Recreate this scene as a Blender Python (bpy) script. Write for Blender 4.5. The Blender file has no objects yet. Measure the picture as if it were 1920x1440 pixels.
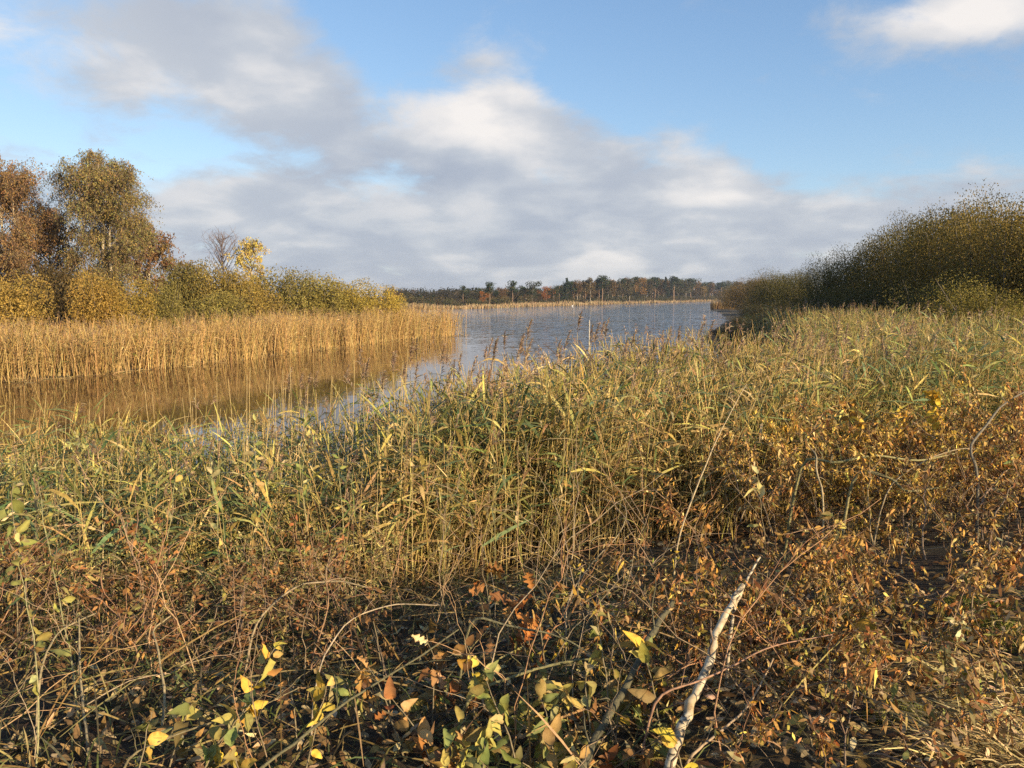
import bpy, math, random
import numpy as np
from mathutils import Vector, Matrix
RNG = np.random.default_rng(7)
random.seed(7)
R = math.radians
sc = bpy.context.scene
COL = sc.collection

# ------------------------------------------------------------------ camera
CAM_H, PITCH, FPX = 3.2, 6.30, 1493.0
cam = bpy.data.cameras.new('camera')
cam.sensor_width = 36.0
cam.lens = 36.0 * FPX / 1920.0
cam.clip_start, cam.clip_end = 0.05, 6000
camo = bpy.data.objects.new('camera', cam)
COL.objects.link(camo)
camo.location = (0, 0, CAM_H)
camo.rotation_euler = (R(90 - PITCH), 0, 0)
sc.camera = camo
sc.render.resolution_x, sc.render.resolution_y = 1024, 768
# ------------------------------------------------------------------ light
SUN_AZ, SUN_EL = 131.0, 17.0          # clockwise from +Y (view direction): from the right, behind
sd = Vector((math.sin(R(SUN_AZ)) * math.cos(R(SUN_EL)), math.cos(R(SUN_AZ)) * math.cos(R(SUN_EL)), math.sin(R(SUN_EL))))
sun = bpy.data.lights.new('sun', 'SUN')
sun.energy, sun.angle, sun.color = 5.0, R(0.6), (1.0, 0.80, 0.53)
suno = bpy.data.objects.new('sun', sun)
COL.objects.link(suno)
suno.rotation_euler = (-sd).to_track_quat('-Z', 'Y').to_euler()
suno.location = (20, -20, 30)
vs = sc.view_settings
vs.view_transform, vs.look, vs.gamma, vs.exposure = 'Standard', 'None', 1.0, 0.80
vs.use_curve_mapping = False
sc.cycles.use_denoising = False
sc.cycles.max_bounces = 6
sc.cycles.diffuse_bounces = 2
sc.cycles.glossy_bounces = 3
sc.cycles.transmission_bounces = 3
sc.cycles.volume_bounces = 0
sc.cycles.caustics_reflective = sc.cycles.caustics_refractive = False


def ray(px, py):
    """direction through a pixel of the 1920x1440 photograph, scaled to unit depth along +Y"""
    x, y = (px - 960) / FPX, (720 - py) / FPX
    p = R(PITCH)
    d = np.array([x, math.cos(p) + y * math.sin(p), -math.sin(p) + y * math.cos(p)])
    return d / d[1]


def at(px, py, Y):
    d = ray(px, py)
    return np.array([d[0] * Y, Y, CAM_H + d[2] * Y])


def on_level(px, py, z=0.0):
    d = ray(px, py)
    t = (z - CAM_H) / d[2]
    return np.array([d[0] * t, t, z])


# ------------------------------------------------------------------ world: Nishita sky with broken cloud
wd = bpy.data.worlds.new('World')
sc.world = wd
wd.use_nodes = True
nt = wd.node_tree
nt.nodes.clear()


def N(tree, kind, **kw):
    n = tree.nodes.new(kind)
    for k, v in kw.items():
        setattr(n, k, v)
    return n


def link(tree, a, b):
    tree.links.new(a, b)


def mathn(tree, op, a, b=None, c=None, clamp=False):
    n = N(tree, 'ShaderNodeMath', operation=op)
    n.use_clamp = clamp
    for i, v in enumerate((a, b, c)):
        if v is None:
            continue
        if isinstance(v, (int, float)):
            n.inputs[i].default_value = v
        else:
            link(tree, v, n.inputs[i])
    return n.outputs[0]


def vmath(tree, op, a, b=None):
    n = N(tree, 'ShaderNodeVectorMath', operation=op)
    for i, v in enumerate((a, b)):
        if v is None:
            continue
        if isinstance(v, (tuple, list)):
            n.inputs[i].default_value = v
        else:
            link(tree, v, n.inputs[i])
    return n


def maprange(tree, v, a, b, c=0.0, d=1.0, smooth=True):
    n = N(tree, 'ShaderNodeMapRange')
    n.interpolation_type = 'SMOOTHSTEP' if smooth else 'LINEAR'
    link(tree, v, n.inputs['Value'])
    n.inputs['From Min'].default_value, n.inputs['From Max'].default_value = a, b
    n.inputs['To Min'].default_value, n.inputs['To Max'].default_value = c, d
    return n.outputs['Result']


sky = N(nt, 'ShaderNodeTexSky', sky_type='NISHITA')
sky.sun_disc = False
sky.sun_elevation, sky.sun_rotation = R(SUN_EL), R(SUN_AZ)
sky.altitude, sky.air_density, sky.dust_density, sky.ozone_density = 0, 1.0, 0.3, 2.2
tc = N(nt, 'ShaderNodeTexCoord')
gen = tc.outputs['Generated']
sep = N(nt, 'ShaderNodeSeparateXYZ'); link(nt, gen, sep.inputs[0])
zc = mathn(nt, 'MAXIMUM', sep.outputs['Z'], 0.0)
den = mathn(nt, 'ADD', zc, 0.30)
cu = mathn(nt, 'DIVIDE', sep.outputs['X'], den)
cv = mathn(nt, 'DIVIDE', sep.outputs['Y'], den)
cxy = N(nt, 'ShaderNodeCombineXYZ'); link(nt, cu, cxy.inputs[0]); link(nt, cv, cxy.inputs[1])


def cloud_noise(off, scale, detail, rough, dist=0.3):
    add = vmath(nt, 'ADD', cxy.outputs[0], off)
    n = N(nt, 'ShaderNodeTexNoise')
    n.inputs['Scale'].default_value = scale
    n.inputs['Detail'].default_value = detail
    n.inputs['Roughness'].default_value = rough
    n.inputs['Distortion'].default_value = dist
    link(nt, add.outputs[0], n.inputs['Vector'])
    return n.outputs['Fac']


big = cloud_noise((3.1, 1.7, 0.4), 2.2, 6, 0.5)
fine = cloud_noise((7.3, 2.2, 1.4), 6.5, 9, 0.63, 0.3)
# the cloud bodies of this sky, by compass direction and height
CLOUDS = [(60, 10, 330, 95, .26, .34), (590, 190, 170, 120, .30, .05), (440, 170, 160, 90, .20, .16), (920, 205, 140, 90, .36, .46),
          (870, 270, 210, 60, .24, .05), (820, 310, 150, 40, .16, -.22), (490, 375, 150, 75, .26, .12), (640, 425, 120, 36, .22, -.18), (1350, 345, 95, 55, .30, .40),
          (1720, 50, 170, 60, .30, .40), (1860, 15, 150, 40, .25, .25), (1130, 310, 260, 70, .22, .08), (980, 430, 560, 75, .30, .04), (1120, 390, 200, 40, .2, -.10), (900, 440, 110, 30, .1, -.15),
          (430, 50, 190, 60, .24, -.14), (200, 160, 100, 80, .18, .12), (1580, 215, 110, 36, .12, -.02), (1150, 480, 120, 25, .1, .25), (1600, 380, 260, 60, .12, .1),
          (930, 90, 190, 45, .14, -.04), (730, 110, 90, 120, -.14, 0), (1330, 150, 280, 90, -.20, 0), (1650, 270, 280, 90, -.24, 0), (60, 235, 150, 60, -.16, 0), (330, 120, 60, 70, -.08, 0),
          (1150, 60, 160, 70, -.12, 0), (700, 60, 130, 90, -.18, 0), (330, 275, 190, 70, -.28, 0), (100, 110, 120, 40, -.12, 0), (600, 340, 90, 30, -.12, 0), (1480, 300, 160, 60, -.14, 0)]
dens = mathn(nt, 'MULTIPLY_ADD', big, 0.65, -0.22)
dens = mathn(nt, 'MULTIPLY_ADD', fine, 0.80, dens)
veil = maprange(nt, sep.outputs['Z'], 0.30, 0.0)          # thin stratus thickening towards the horizon, all round
dens = mathn(nt, 'MULTIPLY_ADD', veil, 0.42, dens)
lit = None
for (px, py, rx, ry, a, b) in CLOUDS:
    d = ray(px, py); d = d / np.linalg.norm(d)
    sub = vmath(nt, 'SUBTRACT', gen, tuple(d))
    mul = vmath(nt, 'MULTIPLY', sub.outputs[0], (FPX / rx / 1.25, FPX / rx / 1.25, FPX / ry / 1.25))
    ln = vmath(nt, 'LENGTH', mul.outputs[0])
    f = maprange(nt, ln.outputs['Value'], 1.25, 0.0)
    dens = mathn(nt, 'MULTIPLY_ADD', f, a, dens)
    if b:
        lit = mathn(nt, 'MULTIPLY', f, b) if lit is None else mathn(nt, 'MULTIPLY_ADD', f, b, lit)
mask = maprange(nt, dens, 0.50, 0.92)
mask = mathn(nt, 'MULTIPLY', mask, 0.95)
shade = cloud_noise((7.42, 2.12, 1.4), 4.0, 5, 0.5, 0.15)
shv = mathn(nt, 'ADD', maprange(nt, shade, 0.34, 0.68, 0.12, 0.62), lit)
ramp = N(nt, 'ShaderNodeValToRGB'); link(nt, shv, ramp.inputs[0])
ramp.color_ramp.elements[0].position, ramp.color_ramp.elements[0].color = 0.0, (0.245, 0.275, 0.335, 1)
ramp.color_ramp.elements[1].position, ramp.color_ramp.elements[1].color = 1.0, (0.58, 0.55, 0.525, 1)
e = ramp.color_ramp.elements.new(0.45); e.color = (0.345, 0.365, 0.40, 1)
skt = vmath(nt, 'MULTIPLY', sky.outputs[0], (.86, .95, 1.13))
sk1 = vmath(nt, 'MULTIPLY', skt.outputs[0], (.09, .09, .09))
sk2 = vmath(nt, 'ADD', sk1.outputs[0], (1, 1, 1))
sk3 = vmath(nt, 'DIVIDE', skt.outputs[0], sk2.outputs[0])
bg1 = N(nt, 'ShaderNodeBackground'); link(nt, sk3.outputs[0], bg1.inputs[0]); bg1.inputs[1].default_value = 0.138
bg2 = N(nt, 'ShaderNodeBackground'); link(nt, ramp.outputs[0], bg2.inputs[0]); bg2.inputs[1].default_value = 0.95
mixw = N(nt, 'ShaderNodeMixShader'); link(nt, mask, mixw.inputs[0])
link(nt, bg1.outputs[0], mixw.inputs[1]); link(nt, bg2.outputs[0], mixw.inputs[2])
wo = N(nt, 'ShaderNodeOutputWorld'); link(nt, mixw.outputs[0], wo.inputs[0])

# ------------------------------------------------------------------ materials


def new_mat(name):
    m = bpy.data.materials.new(name)
    m.use_nodes = True
    t = m.node_tree
    t.nodes.clear()
    out = N(t, 'ShaderNodeOutputMaterial')
    return m, t, out


def noise(t, scale, detail=4, rough=.55, vec=None, dim='3D'):
    n = N(t, 'ShaderNodeTexNoise')
    n.inputs['Scale'].default_value, n.inputs['Detail'].default_value, n.inputs['Roughness'].default_value = scale, detail, rough
    if vec is not None:
        link(t, vec, n.inputs['Vector'])
    return n


def tinted(t):
    a = N(t, 'ShaderNodeAttribute', attribute_name='Col')
    o = N(t, 'ShaderNodeObjectInfo')
    m = N(t, 'ShaderNodeMix', data_type='RGBA', blend_type='MULTIPLY')
    m.inputs['Factor'].default_value = 1.0
    link(t, a.outputs['Color'], m.inputs['A']); link(t, o.outputs['Color'], m.inputs['B'])
    return m.outputs['Result']


def leaf_mat(name, trans=0.3, rough=0.55, spec=0.3):
    m, t, out = new_mat(name)
    c = tinted(t)
    co = N(t, 'ShaderNodeTexCoord')
    nz = noise(t, 40, 3, .6, co.outputs['Object'])
    mr = maprange(t, nz.outputs['Fac'], .3, .7, .72, 1.18)
    cm = vmath(t, 'SCALE', c); link(t, mr, cm.inputs['Scale'])
    p = N(t, 'ShaderNodeBsdfPrincipled')
    link(t, cm.outputs[0], p.inputs['Base Color'])
    p.inputs['Roughness'].default_value = rough
    p.inputs['Specular IOR Level'].default_value = spec
    tr = N(t, 'ShaderNodeBsdfTranslucent'); link(t, cm.outputs[0], tr.inputs['Color'])
    mx = N(t, 'ShaderNodeMixShader'); mx.inputs[0].default_value = trans
    link(t, p.outputs[0], mx.inputs[1]); link(t, tr.outputs[0], mx.inputs[2]); link(t, mx.outputs[0], out.inputs[0])
    return m


def bark_mat(name, scale=30, bump=.4):
    m, t, out = new_mat(name)
    c = tinted(t)
    co = N(t, 'ShaderNodeTexCoord')
    nz = noise(t, scale, 5, .65, co.outputs['Object'])
    mr = maprange(t, nz.outputs['Fac'], .3, .7, .6, 1.25)
    cm = vmath(t, 'SCALE', c); link(t, mr, cm.inputs['Scale'])
    p = N(t, 'ShaderNodeBsdfPrincipled'); link(t, cm.outputs[0], p.inputs['Base Color'])
    p.inputs['Roughness'].default_value = .8
    b = N(t, 'ShaderNodeBump'); b.inputs['Strength'].default_value = bump; b.inputs['Distance'].default_value = .01
    link(t, nz.outputs['Fac'], b.inputs['Height']); link(t, b.outputs[0], p.inputs['Normal'])
    link(t, p.outputs[0], out.inputs[0])
    return m


def birch_mat():
    m, t, out = new_mat('birch_bark')
    co = N(t, 'ShaderNodeTexCoord')
    mp = N(t, 'ShaderNodeMapping'); mp.inputs['Scale'].default_value = (12, 12, 70)
    link(t, co.outputs['Object'], mp.inputs[0])
    n1 = noise(t, 1.0, 4, .6, mp.outputs[0])
    n2 = noise(t, 14, 4, .6, co.outputs['Object'])
    r1 = N(t, 'ShaderNodeValToRGB'); link(t, n1.outputs['Fac'], r1.inputs[0])
    r1.color_ramp.elements[0].position, r1.color_ramp.elements[0].color = .37, (.05, .04, .03, 1)
    r1.color_ramp.elements[1].position, r1.color_ramp.elements[1].color = .46, (.58, .50, .34, 1)
    r2 = N(t, 'ShaderNodeValToRGB'); link(t, n2.outputs['Fac'], r2.inputs[0])
    r2.color_ramp.elements[0].position, r2.color_ramp.elements[0].color = .35, (.62, .5, .36, 1)
    r2.color_ramp.elements[1].position, r2.color_ramp.elements[1].color = .62, (1, 1, 1, 1)
    mm = N(t, 'ShaderNodeMix', data_type='RGBA', blend_type='MULTIPLY'); mm.inputs['Factor'].default_value = 1
    link(t, r1.outputs[0], mm.inputs['A']); link(t, r2.outputs[0], mm.inputs['B'])
    p = N(t, 'ShaderNodeBsdfPrincipled'); link(t, mm.outputs['Result'], p.inputs['Base Color']); p.inputs['Roughness'].default_value = .65
    b = N(t, 'ShaderNodeBump'); b.inputs['Strength'].default_value = .5; b.inputs['Distance'].default_value = .004
    link(t, n1.outputs['Fac'], b.inputs['Height']); link(t, b.outputs[0], p.inputs['Normal'])
    link(t, p.outputs[0], out.inputs[0])
    return m


def ground_mat():
    m, t, out = new_mat('ground_soil')
    g = N(t, 'ShaderNodeNewGeometry')
    n1 = noise(t, 1.3, 6, .6, g.outputs['Position'])
    n2 = noise(t, 22, 6, .7, g.outputs['Position'])
    r1 = N(t, 'ShaderNodeValToRGB'); link(t, n2.outputs['Fac'], r1.inputs[0])
    r1.color_ramp.elements[0].position, r1.color_ramp.elements[0].color = .3, (.016, .010, .006, 1)
    r1.color_ramp.elements[1].position, r1.color_ramp.elements[1].color = .72, (.095, .06, .028, 1)
    r2 = N(t, 'ShaderNodeValToRGB'); link(t, n1.outputs['Fac'], r2.inputs[0])
    r2.color_ramp.elements[0].position, r2.color_ramp.elements[0].color = .45, (0, 0, 0, 1)
    r2.color_ramp.elements[1].position, r2.color_ramp.elements[1].color = .62, (.7, .7, .7, 1)
    mm = N(t, 'ShaderNodeMix', data_type='RGBA'); link(t, r2.outputs[0], mm.inputs['Factor'])
    link(t, r1.outputs[0], mm.inputs['A']); mm.inputs['B'].default_value = (.05, .055, .016, 1)
    p = N(t, 'ShaderNodeBsdfPrincipled'); link(t, mm.outputs['Result'], p.inputs['Base Color']); p.inputs['Roughness'].default_value = .95
    b = N(t, 'ShaderNodeBump'); b.inputs['Strength'].default_value = .8; b.inputs['Distance'].default_value = .03
    link(t, n2.outputs['Fac'], b.inputs['Height']); link(t, b.outputs[0], p.inputs['Normal'])
    link(t, p.outputs[0], out.inputs[0])
    return m


def water_mat():
    m, t, out = new_mat('lake_water')
    g = N(t, 'ShaderNodeNewGeometry')
    s = N(t, 'ShaderNodeSeparateXYZ'); link(t, g.outputs['Position'], s.inputs[0])
    mp = N(t, 'ShaderNodeMapping'); mp.inputs['Scale'].default_value = (1.0, 1.9, 1); mp.inputs['Rotation'].default_value = (0, 0, .35)
    link(t, g.outputs['Position'], mp.inputs[0])
    n1 = noise(t, 1.1, 3, .65, mp.outputs[0])
    n2 = noise(t, 5.0, 2, .6, mp.outputs[0])
    n3 = noise(t, .05, 3, .5, mp.outputs[0])
    n4 = noise(t, .018, 3, .55, mp.outputs[0])
    # lee of the reed peninsula: calm near it, rippled by the wind in the open
    lee = mathn(t, 'MULTIPLY_ADD', s.outputs['Y'], 0.16, s.outputs['X'])
    lee = mathn(t, 'MULTIPLY_ADD', n3.outputs['Fac'], 6.0, lee)
    wind = maprange(t, lee, 6.0, 15.0, .012, 1.0)
    wind = mathn(t, 'MULTIPLY', wind, maprange(t, n4.outputs['Fac'], .3, .7, .7, 1.25))
    a1 = vmath(t, 'SUBTRACT', n1.outputs['Color'], (.5, .5, .5))
    a2 = vmath(t, 'SUBTRACT', n2.outputs['Color'], (.5, .5, .5))
    a3 = vmath(t, 'ADD', a1.outputs[0], a2.outputs[0])
    a4 = vmath(t, 'SCALE', a3.outputs[0]); link(t, wind, a4.inputs['Scale'])
    a5 = vmath(t, 'MULTIPLY', a4.outputs[0], (1, 1, 0))
    a6 = vmath(t, 'ADD', a5.outputs[0], (0, 0, 1))
    b = vmath(t, 'NORMALIZE', a6.outputs[0])
    p = N(t, 'ShaderNodeBsdfPrincipled')
    wc = N(t, 'ShaderNodeMix', data_type='RGBA')       # peaty water, browned to paint in reed reflection; blue grey outside paints sky reflection
    link(t, maprange(t, lee, 4.0, 16.0), wc.inputs['Factor'])
    wc.inputs['A'].default_value = (.115, .062, .022, 1); wc.inputs['B'].default_value = (.028, .045, .066, 1)
    link(t, wc.outputs['Result'], p.inputs['Base Color'])
    p.inputs['Roughness'].default_value = .03
    p.inputs['IOR'].default_value = 1.333
    link(t, b.outputs[0], p.inputs['Normal'])
    link(t, p.outputs[0], out.inputs[0])
    return m


M_LEAF = leaf_mat('leaf', .24, .62, .16)
M_DRY = leaf_mat('dry_leaf', .16, .65, .15)
M_REED = leaf_mat('reed_blade', .2, .55, .2)
M_FAR = leaf_mat('far_foliage', .12, .8, .1)
M_BARK = bark_mat('bark', 55, .9)
M_TWIG = bark_mat('twig_bark', 60, .2)
M_BIRCH = birch_mat()
M_GROUND = ground_mat()
M_WATER = water_mat()
M_MOSS = leaf_mat('moss', .1, .9, .1)

# ------------------------------------------------------------------ mesh tools (numpy)


def nrm(v):
    return v / np.maximum(np.linalg.norm(v, axis=-1, keepdims=True), 1e-9)


def rnd(n, k=3):
    return RNG.normal(size=(n, k))


class MB:
    def __init__(self):
        self.v, self.q, self.c, self.n = [], [], [], 0

    def add(self, v, q, c):
        v = np.asarray(v, float).reshape(-1, 3)
        self.v.append(v); self.q.append(np.asarray(q).reshape(-1, 4) + self.n)
        self.c.append(np.broadcast_to(np.asarray(c, float), (len(v), 3)) if np.ndim(c) == 1 else np.asarray(c, float).reshape(-1, 3))
        self.n += len(v)

    def ribbons(self, base, d, L, W, col, segs=2, droop=.3, prof=None, side=None, tip=None):
        base, d = np.asarray(base, float), nrm(np.asarray(d, float))
        n = len(base)
        if n == 0:
            return
        L, W = np.broadcast_to(L, (n,)), np.broadcast_to(W, (n,))
        droop = np.broadcast_to(droop, (n,))
        t = np.linspace(0, 1, segs + 1)
        P = base[:, None] + d[:, None] * (L[:, None] * t)[..., None]
        P[..., 2] -= (droop * L)[:, None] * t ** 2
        if side is None:
            side = nrm(np.cross(d, rnd(n)))
        if prof is None:
            prof = np.array([.25, 1, .08]) if segs == 2 else np.interp(t, [0, .35, .7, 1], [.35, 1, .7, .06])
        off = side[:, None] * (W[:, None] * prof)[..., None] * .5
        V = np.stack([P - off, P + off], 2)
        i = (np.arange(n) * (segs + 1) * 2)[:, None] + (np.arange(segs) * 2)[None]
        q = np.stack([i, i + 1, i + 3, i + 2], -1)
        col = np.broadcast_to(col, (n, 3))
        C = np.broadcast_to(col[:, None, None], V.shape)
        if tip is not None:
            C = C * (1 - t[None, :, None, None]) + np.broadcast_to(tip, (n, 3))[:, None, None] * t[None, :, None, None]
        self.add(V, q, C.reshape(-1, 3))

    def tubes(self, P, Rd, col, S=4):
        P = np.asarray(P, float)
        if P.ndim == 2:
            P = P[None]
        n, K, _ = P.shape
        Rd = np.broadcast_to(Rd, (n, K))
        T = nrm(np.gradient(P, axis=1))
        ref = np.array([.31, .17, .05])
        a = np.cross(T, ref)
        bad = np.linalg.norm(a, axis=-1) < .05
        a[bad] = np.cross(T[bad], np.array([0, .3, 1]))
        a = nrm(a); b = np.cross(T, a)
        th = np.arange(S) * 2 * math.pi / S
        V = P[:, :, None] + Rd[..., None, None] * (a[:, :, None] * np.cos(th)[:, None] + b[:, :, None] * np.sin(th)[:, None])
        i = (np.arange(n) * K * S)[:, None, None] + (np.arange(K - 1) * S)[None, :, None]
        j = np.arange(S)[None, None]
        k = (np.arange(S) + 1) % S
        q = np.stack([i + j, i + k, i + k + S, i + j + S], -1)
        C = np.broadcast_to(np.broadcast_to(col, (n, 3))[:, None, None], V.shape)
        self.add(V, q, C.reshape(-1, 3))

    def mesh(self, name, mat):
        v, q = np.concatenate(self.v), np.concatenate(self.q)
        me = bpy.data.meshes.new(name)
        me.vertices.add(len(v)); me.vertices.foreach_set('co', v.astype(np.float32).ravel())
        me.loops.add(q.size); me.loops.foreach_set('vertex_index', q.astype(np.int32).ravel())
        me.polygons.add(len(q)); me.polygons.foreach_set('loop_start', (np.arange(len(q)) * 4).astype(np.int32))
        me.polygons.foreach_set('use_smooth', np.ones(len(q), bool))
        me.update(calc_edges=True)
        ca = me.color_attributes.new('Col', 'FLOAT_COLOR', 'POINT')
        c = np.ones((len(v), 4), np.float32); c[:, :3] = np.concatenate(self.c)
        ca.data.foreach_set('color', c.ravel())
        me.materials.append(mat)
        return me

    def build(self, name, mat, parent=None):
        return obj(name, self.mesh(name, mat), parent)


def obj(name, me, parent=None, mw=None):
    o = bpy.data.objects.new(name, me)
    COL.objects.link(o)
    if parent is not None:
        o.parent = parent
    if mw is not None:
        o.matrix_local = mw
    return o


def tag(o, label=None, cat=None, group=None, kind=None):
    for k, v in (('label', label), ('category', cat), ('group', group), ('kind', kind)):
        if v:
            o[k] = v
    return o


def thing(name, label, cat, loc=(0, 0, 0), group=None):
    o = obj(name, None)
    o.empty_display_size = .1
    o.location = loc
    return tag(o, label, cat, group)


def copy_tree(o, parent=None):
    c = o.copy(); COL.objects.link(c); c.parent = parent
    for ch in o.children:
        copy_tree(ch, c)
    return c


def tint(o, c):
    o.color = (c[0], c[1], c[2], 1)
    for ch in o.children:
        tint(ch, c)


def pick(pal, n, jit=.18):
    pal = np.asarray(pal, float)
    c = pal[RNG.integers(0, len(pal), n)]
    return np.clip(c * (1 + jit * rnd(n, 1)) * (1 + .06 * rnd(n, 3)), .004, .9)


def curve(p0, p1, K=8, arch=0., wig=.03):
    p0, p1 = np.asarray(p0, float), np.asarray(p1, float)
    t = np.linspace(0, 1, K)[:, None]
    L = np.linalg.norm(p1 - p0)
    P = p0 + (p1 - p0) * t
    P[:, 2] += (4 * arch * L * t * (1 - t))[:, 0]
    w = np.cumsum(rnd(K) * wig * L / K * 2, axis=0)
    w -= w[0] + (w[-1] - w[0]) * t
    return P + w


# ------------------------------------------------------------------ terrain
left_bank = [on_level(*p)[:2] for p in ((865, 629), (790, 634), (700, 642), (600, 656), (470, 669), (300, 690), (150, 705), (0, 718))]
far_shore = [on_level(*p)[:2] for p in ((1350, 564.6), (1250, 567.4), (1150, 570), (1073, 573.2), (1000, 575), (930, 577.4), (860, 579.8), (740, 581))]
LAKE = np.array([(-60, 13), (-14, 9.2), (-6, 9.6), (0, 11), (4.5, 13), (8, 18), (10, 28), (11.5, 45), (14, 60), (18.5, 74), (28, 105), (39, 150), (46, 188), (49, 195), (60, 200),
                 (80, 220), (120, 330), (165, 480)] + [tuple(p) for p in far_shore] + [(-70, 185), (-110, 150), (-80, 118), (-36, 96), (-12, 78)] + [tuple(p) for p in left_bank] + [(-25, 24), (-60, 20)])


def lake_dist(X, Y):
    """signed distance to the shoreline, positive on land"""
    X, Y = np.asarray(X, float), np.asarray(Y, float)
    d = np.full(X.shape, 1e9); ins = np.zeros(X.shape, bool)
    for k in range(len(LAKE)):
        a, b = LAKE[k], LAKE[(k + 1) % len(LAKE)]
        e = b - a
        t = np.clip(((X - a[0]) * e[0] + (Y - a[1]) * e[1]) / (e @ e), 0, 1)
        d = np.minimum(d, np.hypot(X - a[0] - t * e[0], Y - a[1] - t * e[1]))
        c = (a[1] > Y) != (b[1] > Y)
        with np.errstate(divide='ignore', invalid='ignore'):
            ins ^= c & (X < (b[0] - a[0]) * (Y - a[1]) / (b[1] - a[1] if b[1] != a[1] else 1e-9) + a[0])
    return np.where(ins, -d, d)


def H(X, Y):
    X, Y = np.asarray(X, float), np.asarray(Y, float)
    d = lake_dist(X, Y)
    near = np.interp(d, [-30, -6, -2, 0, 2, 5, 8, 14], [-2.5, -.9, -.35, 0, .38, 1.0, 1.5, 1.62])
    far = np.interp(d, [-30, -6, -2, 0, 3, 12, 60, 400], [-2.5, -.9, -.3, 0, .12, .3, .6, 1.2])
    w = np.clip((18 - Y) / 6, 0, 1)
    z = near * w + far * (1 - w)
    amp = np.clip(d / 3, 0, 1) * .05
    return z + amp * (np.sin(X * 2.1 + 1.3 * np.sin(Y * 1.7)) + np.sin(Y * 2.7 + X))


def axis(lo, hi, c, step, grow):
    r = [c]; s = step
    while r[-1] < hi:
        r.append(r[-1] + s); s *= grow
    l = [c]; s = step
    while l[-1] > lo:
        l.append(l[-1] - s); s *= grow
    return np.array(sorted(set(l + r)))


gx, gy = axis(-2500, 2500, 0, .22, 1.045), axis(-60, 3500, 6, .22, 1.032)
GX, GY = np.meshgrid(gx, gy)
g = MB()
i = (np.arange(len(gy) - 1) * len(gx))[:, None] + np.arange(len(gx) - 1)[None]
g.add(np.stack([GX, GY, H(GX, GY)], -1), np.stack([i, i + 1, i + 1 + len(gx), i + len(gx)], -1), (1, 1, 1))
tag(g.build('ground', M_GROUND), kind='structure')
w = MB()
w.add([(-2500, -60, 0), (2500, -60, 0), (2500, 3500, 0), (-2500, 3500, 0)], [(0, 1, 2, 3)], (1, 1, 1))
lake = tag(w.build('lake', M_WATER), kind='structure')
# ------------------------------------------------------------------ plant builders
STRAW = [(.52, .36, .13), (.60, .43, .17), (.42, .28, .10), (.48, .32, .11), (.64, .48, .21)]
GOLD = [(.57, .37, .135), (.64, .43, .165), (.48, .30, .105), (.68, .48, .20), (.41, .25, .09)]
REEDGREEN = [(.17, .20, .06), (.25, .26, .075), (.12, .16, .06), (.34, .32, .09), (.50, .41, .12), (.17, .21, .085), (.46, .36, .10)]
PLUME = [(.28, .18, .11), (.34, .23, .14), (.24, .15, .10), (.42, .31, .19)]


def scatter(poly, n):
    poly = np.asarray(poly, float)
    lo, hi = poly.min(0), poly.max(0)
    out = np.zeros((0, 2))
    while len(out) < n:
        p = lo + (hi - lo) * RNG.random((n * 3, 2))
        ins = np.zeros(len(p), bool)
        for k in range(len(poly)):
            a, b = poly[k], poly[(k + 1) % len(poly)]
            c = (a[1] > p[:, 1]) != (b[1] > p[:, 1])
            ins ^= c & (p[:, 0] < (b[0] - a[0]) * (p[:, 1] - a[1]) / ((b[1] - a[1]) or 1e-9) + a[0])
        out = np.concatenate([out, p[ins]])
    return out[:n]


def patch(x, y, s=1.0, ph=0.0):
    """smooth 0..1 variation over the ground"""
    return .5 + .25 * (np.sin(x * 1.7 * s + 1.9 * np.sin(y * 1.1 * s + ph)) + np.sin(y * 2.3 * s + 1.3 * np.sin(x * .9 * s + 2 * ph)))


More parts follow.
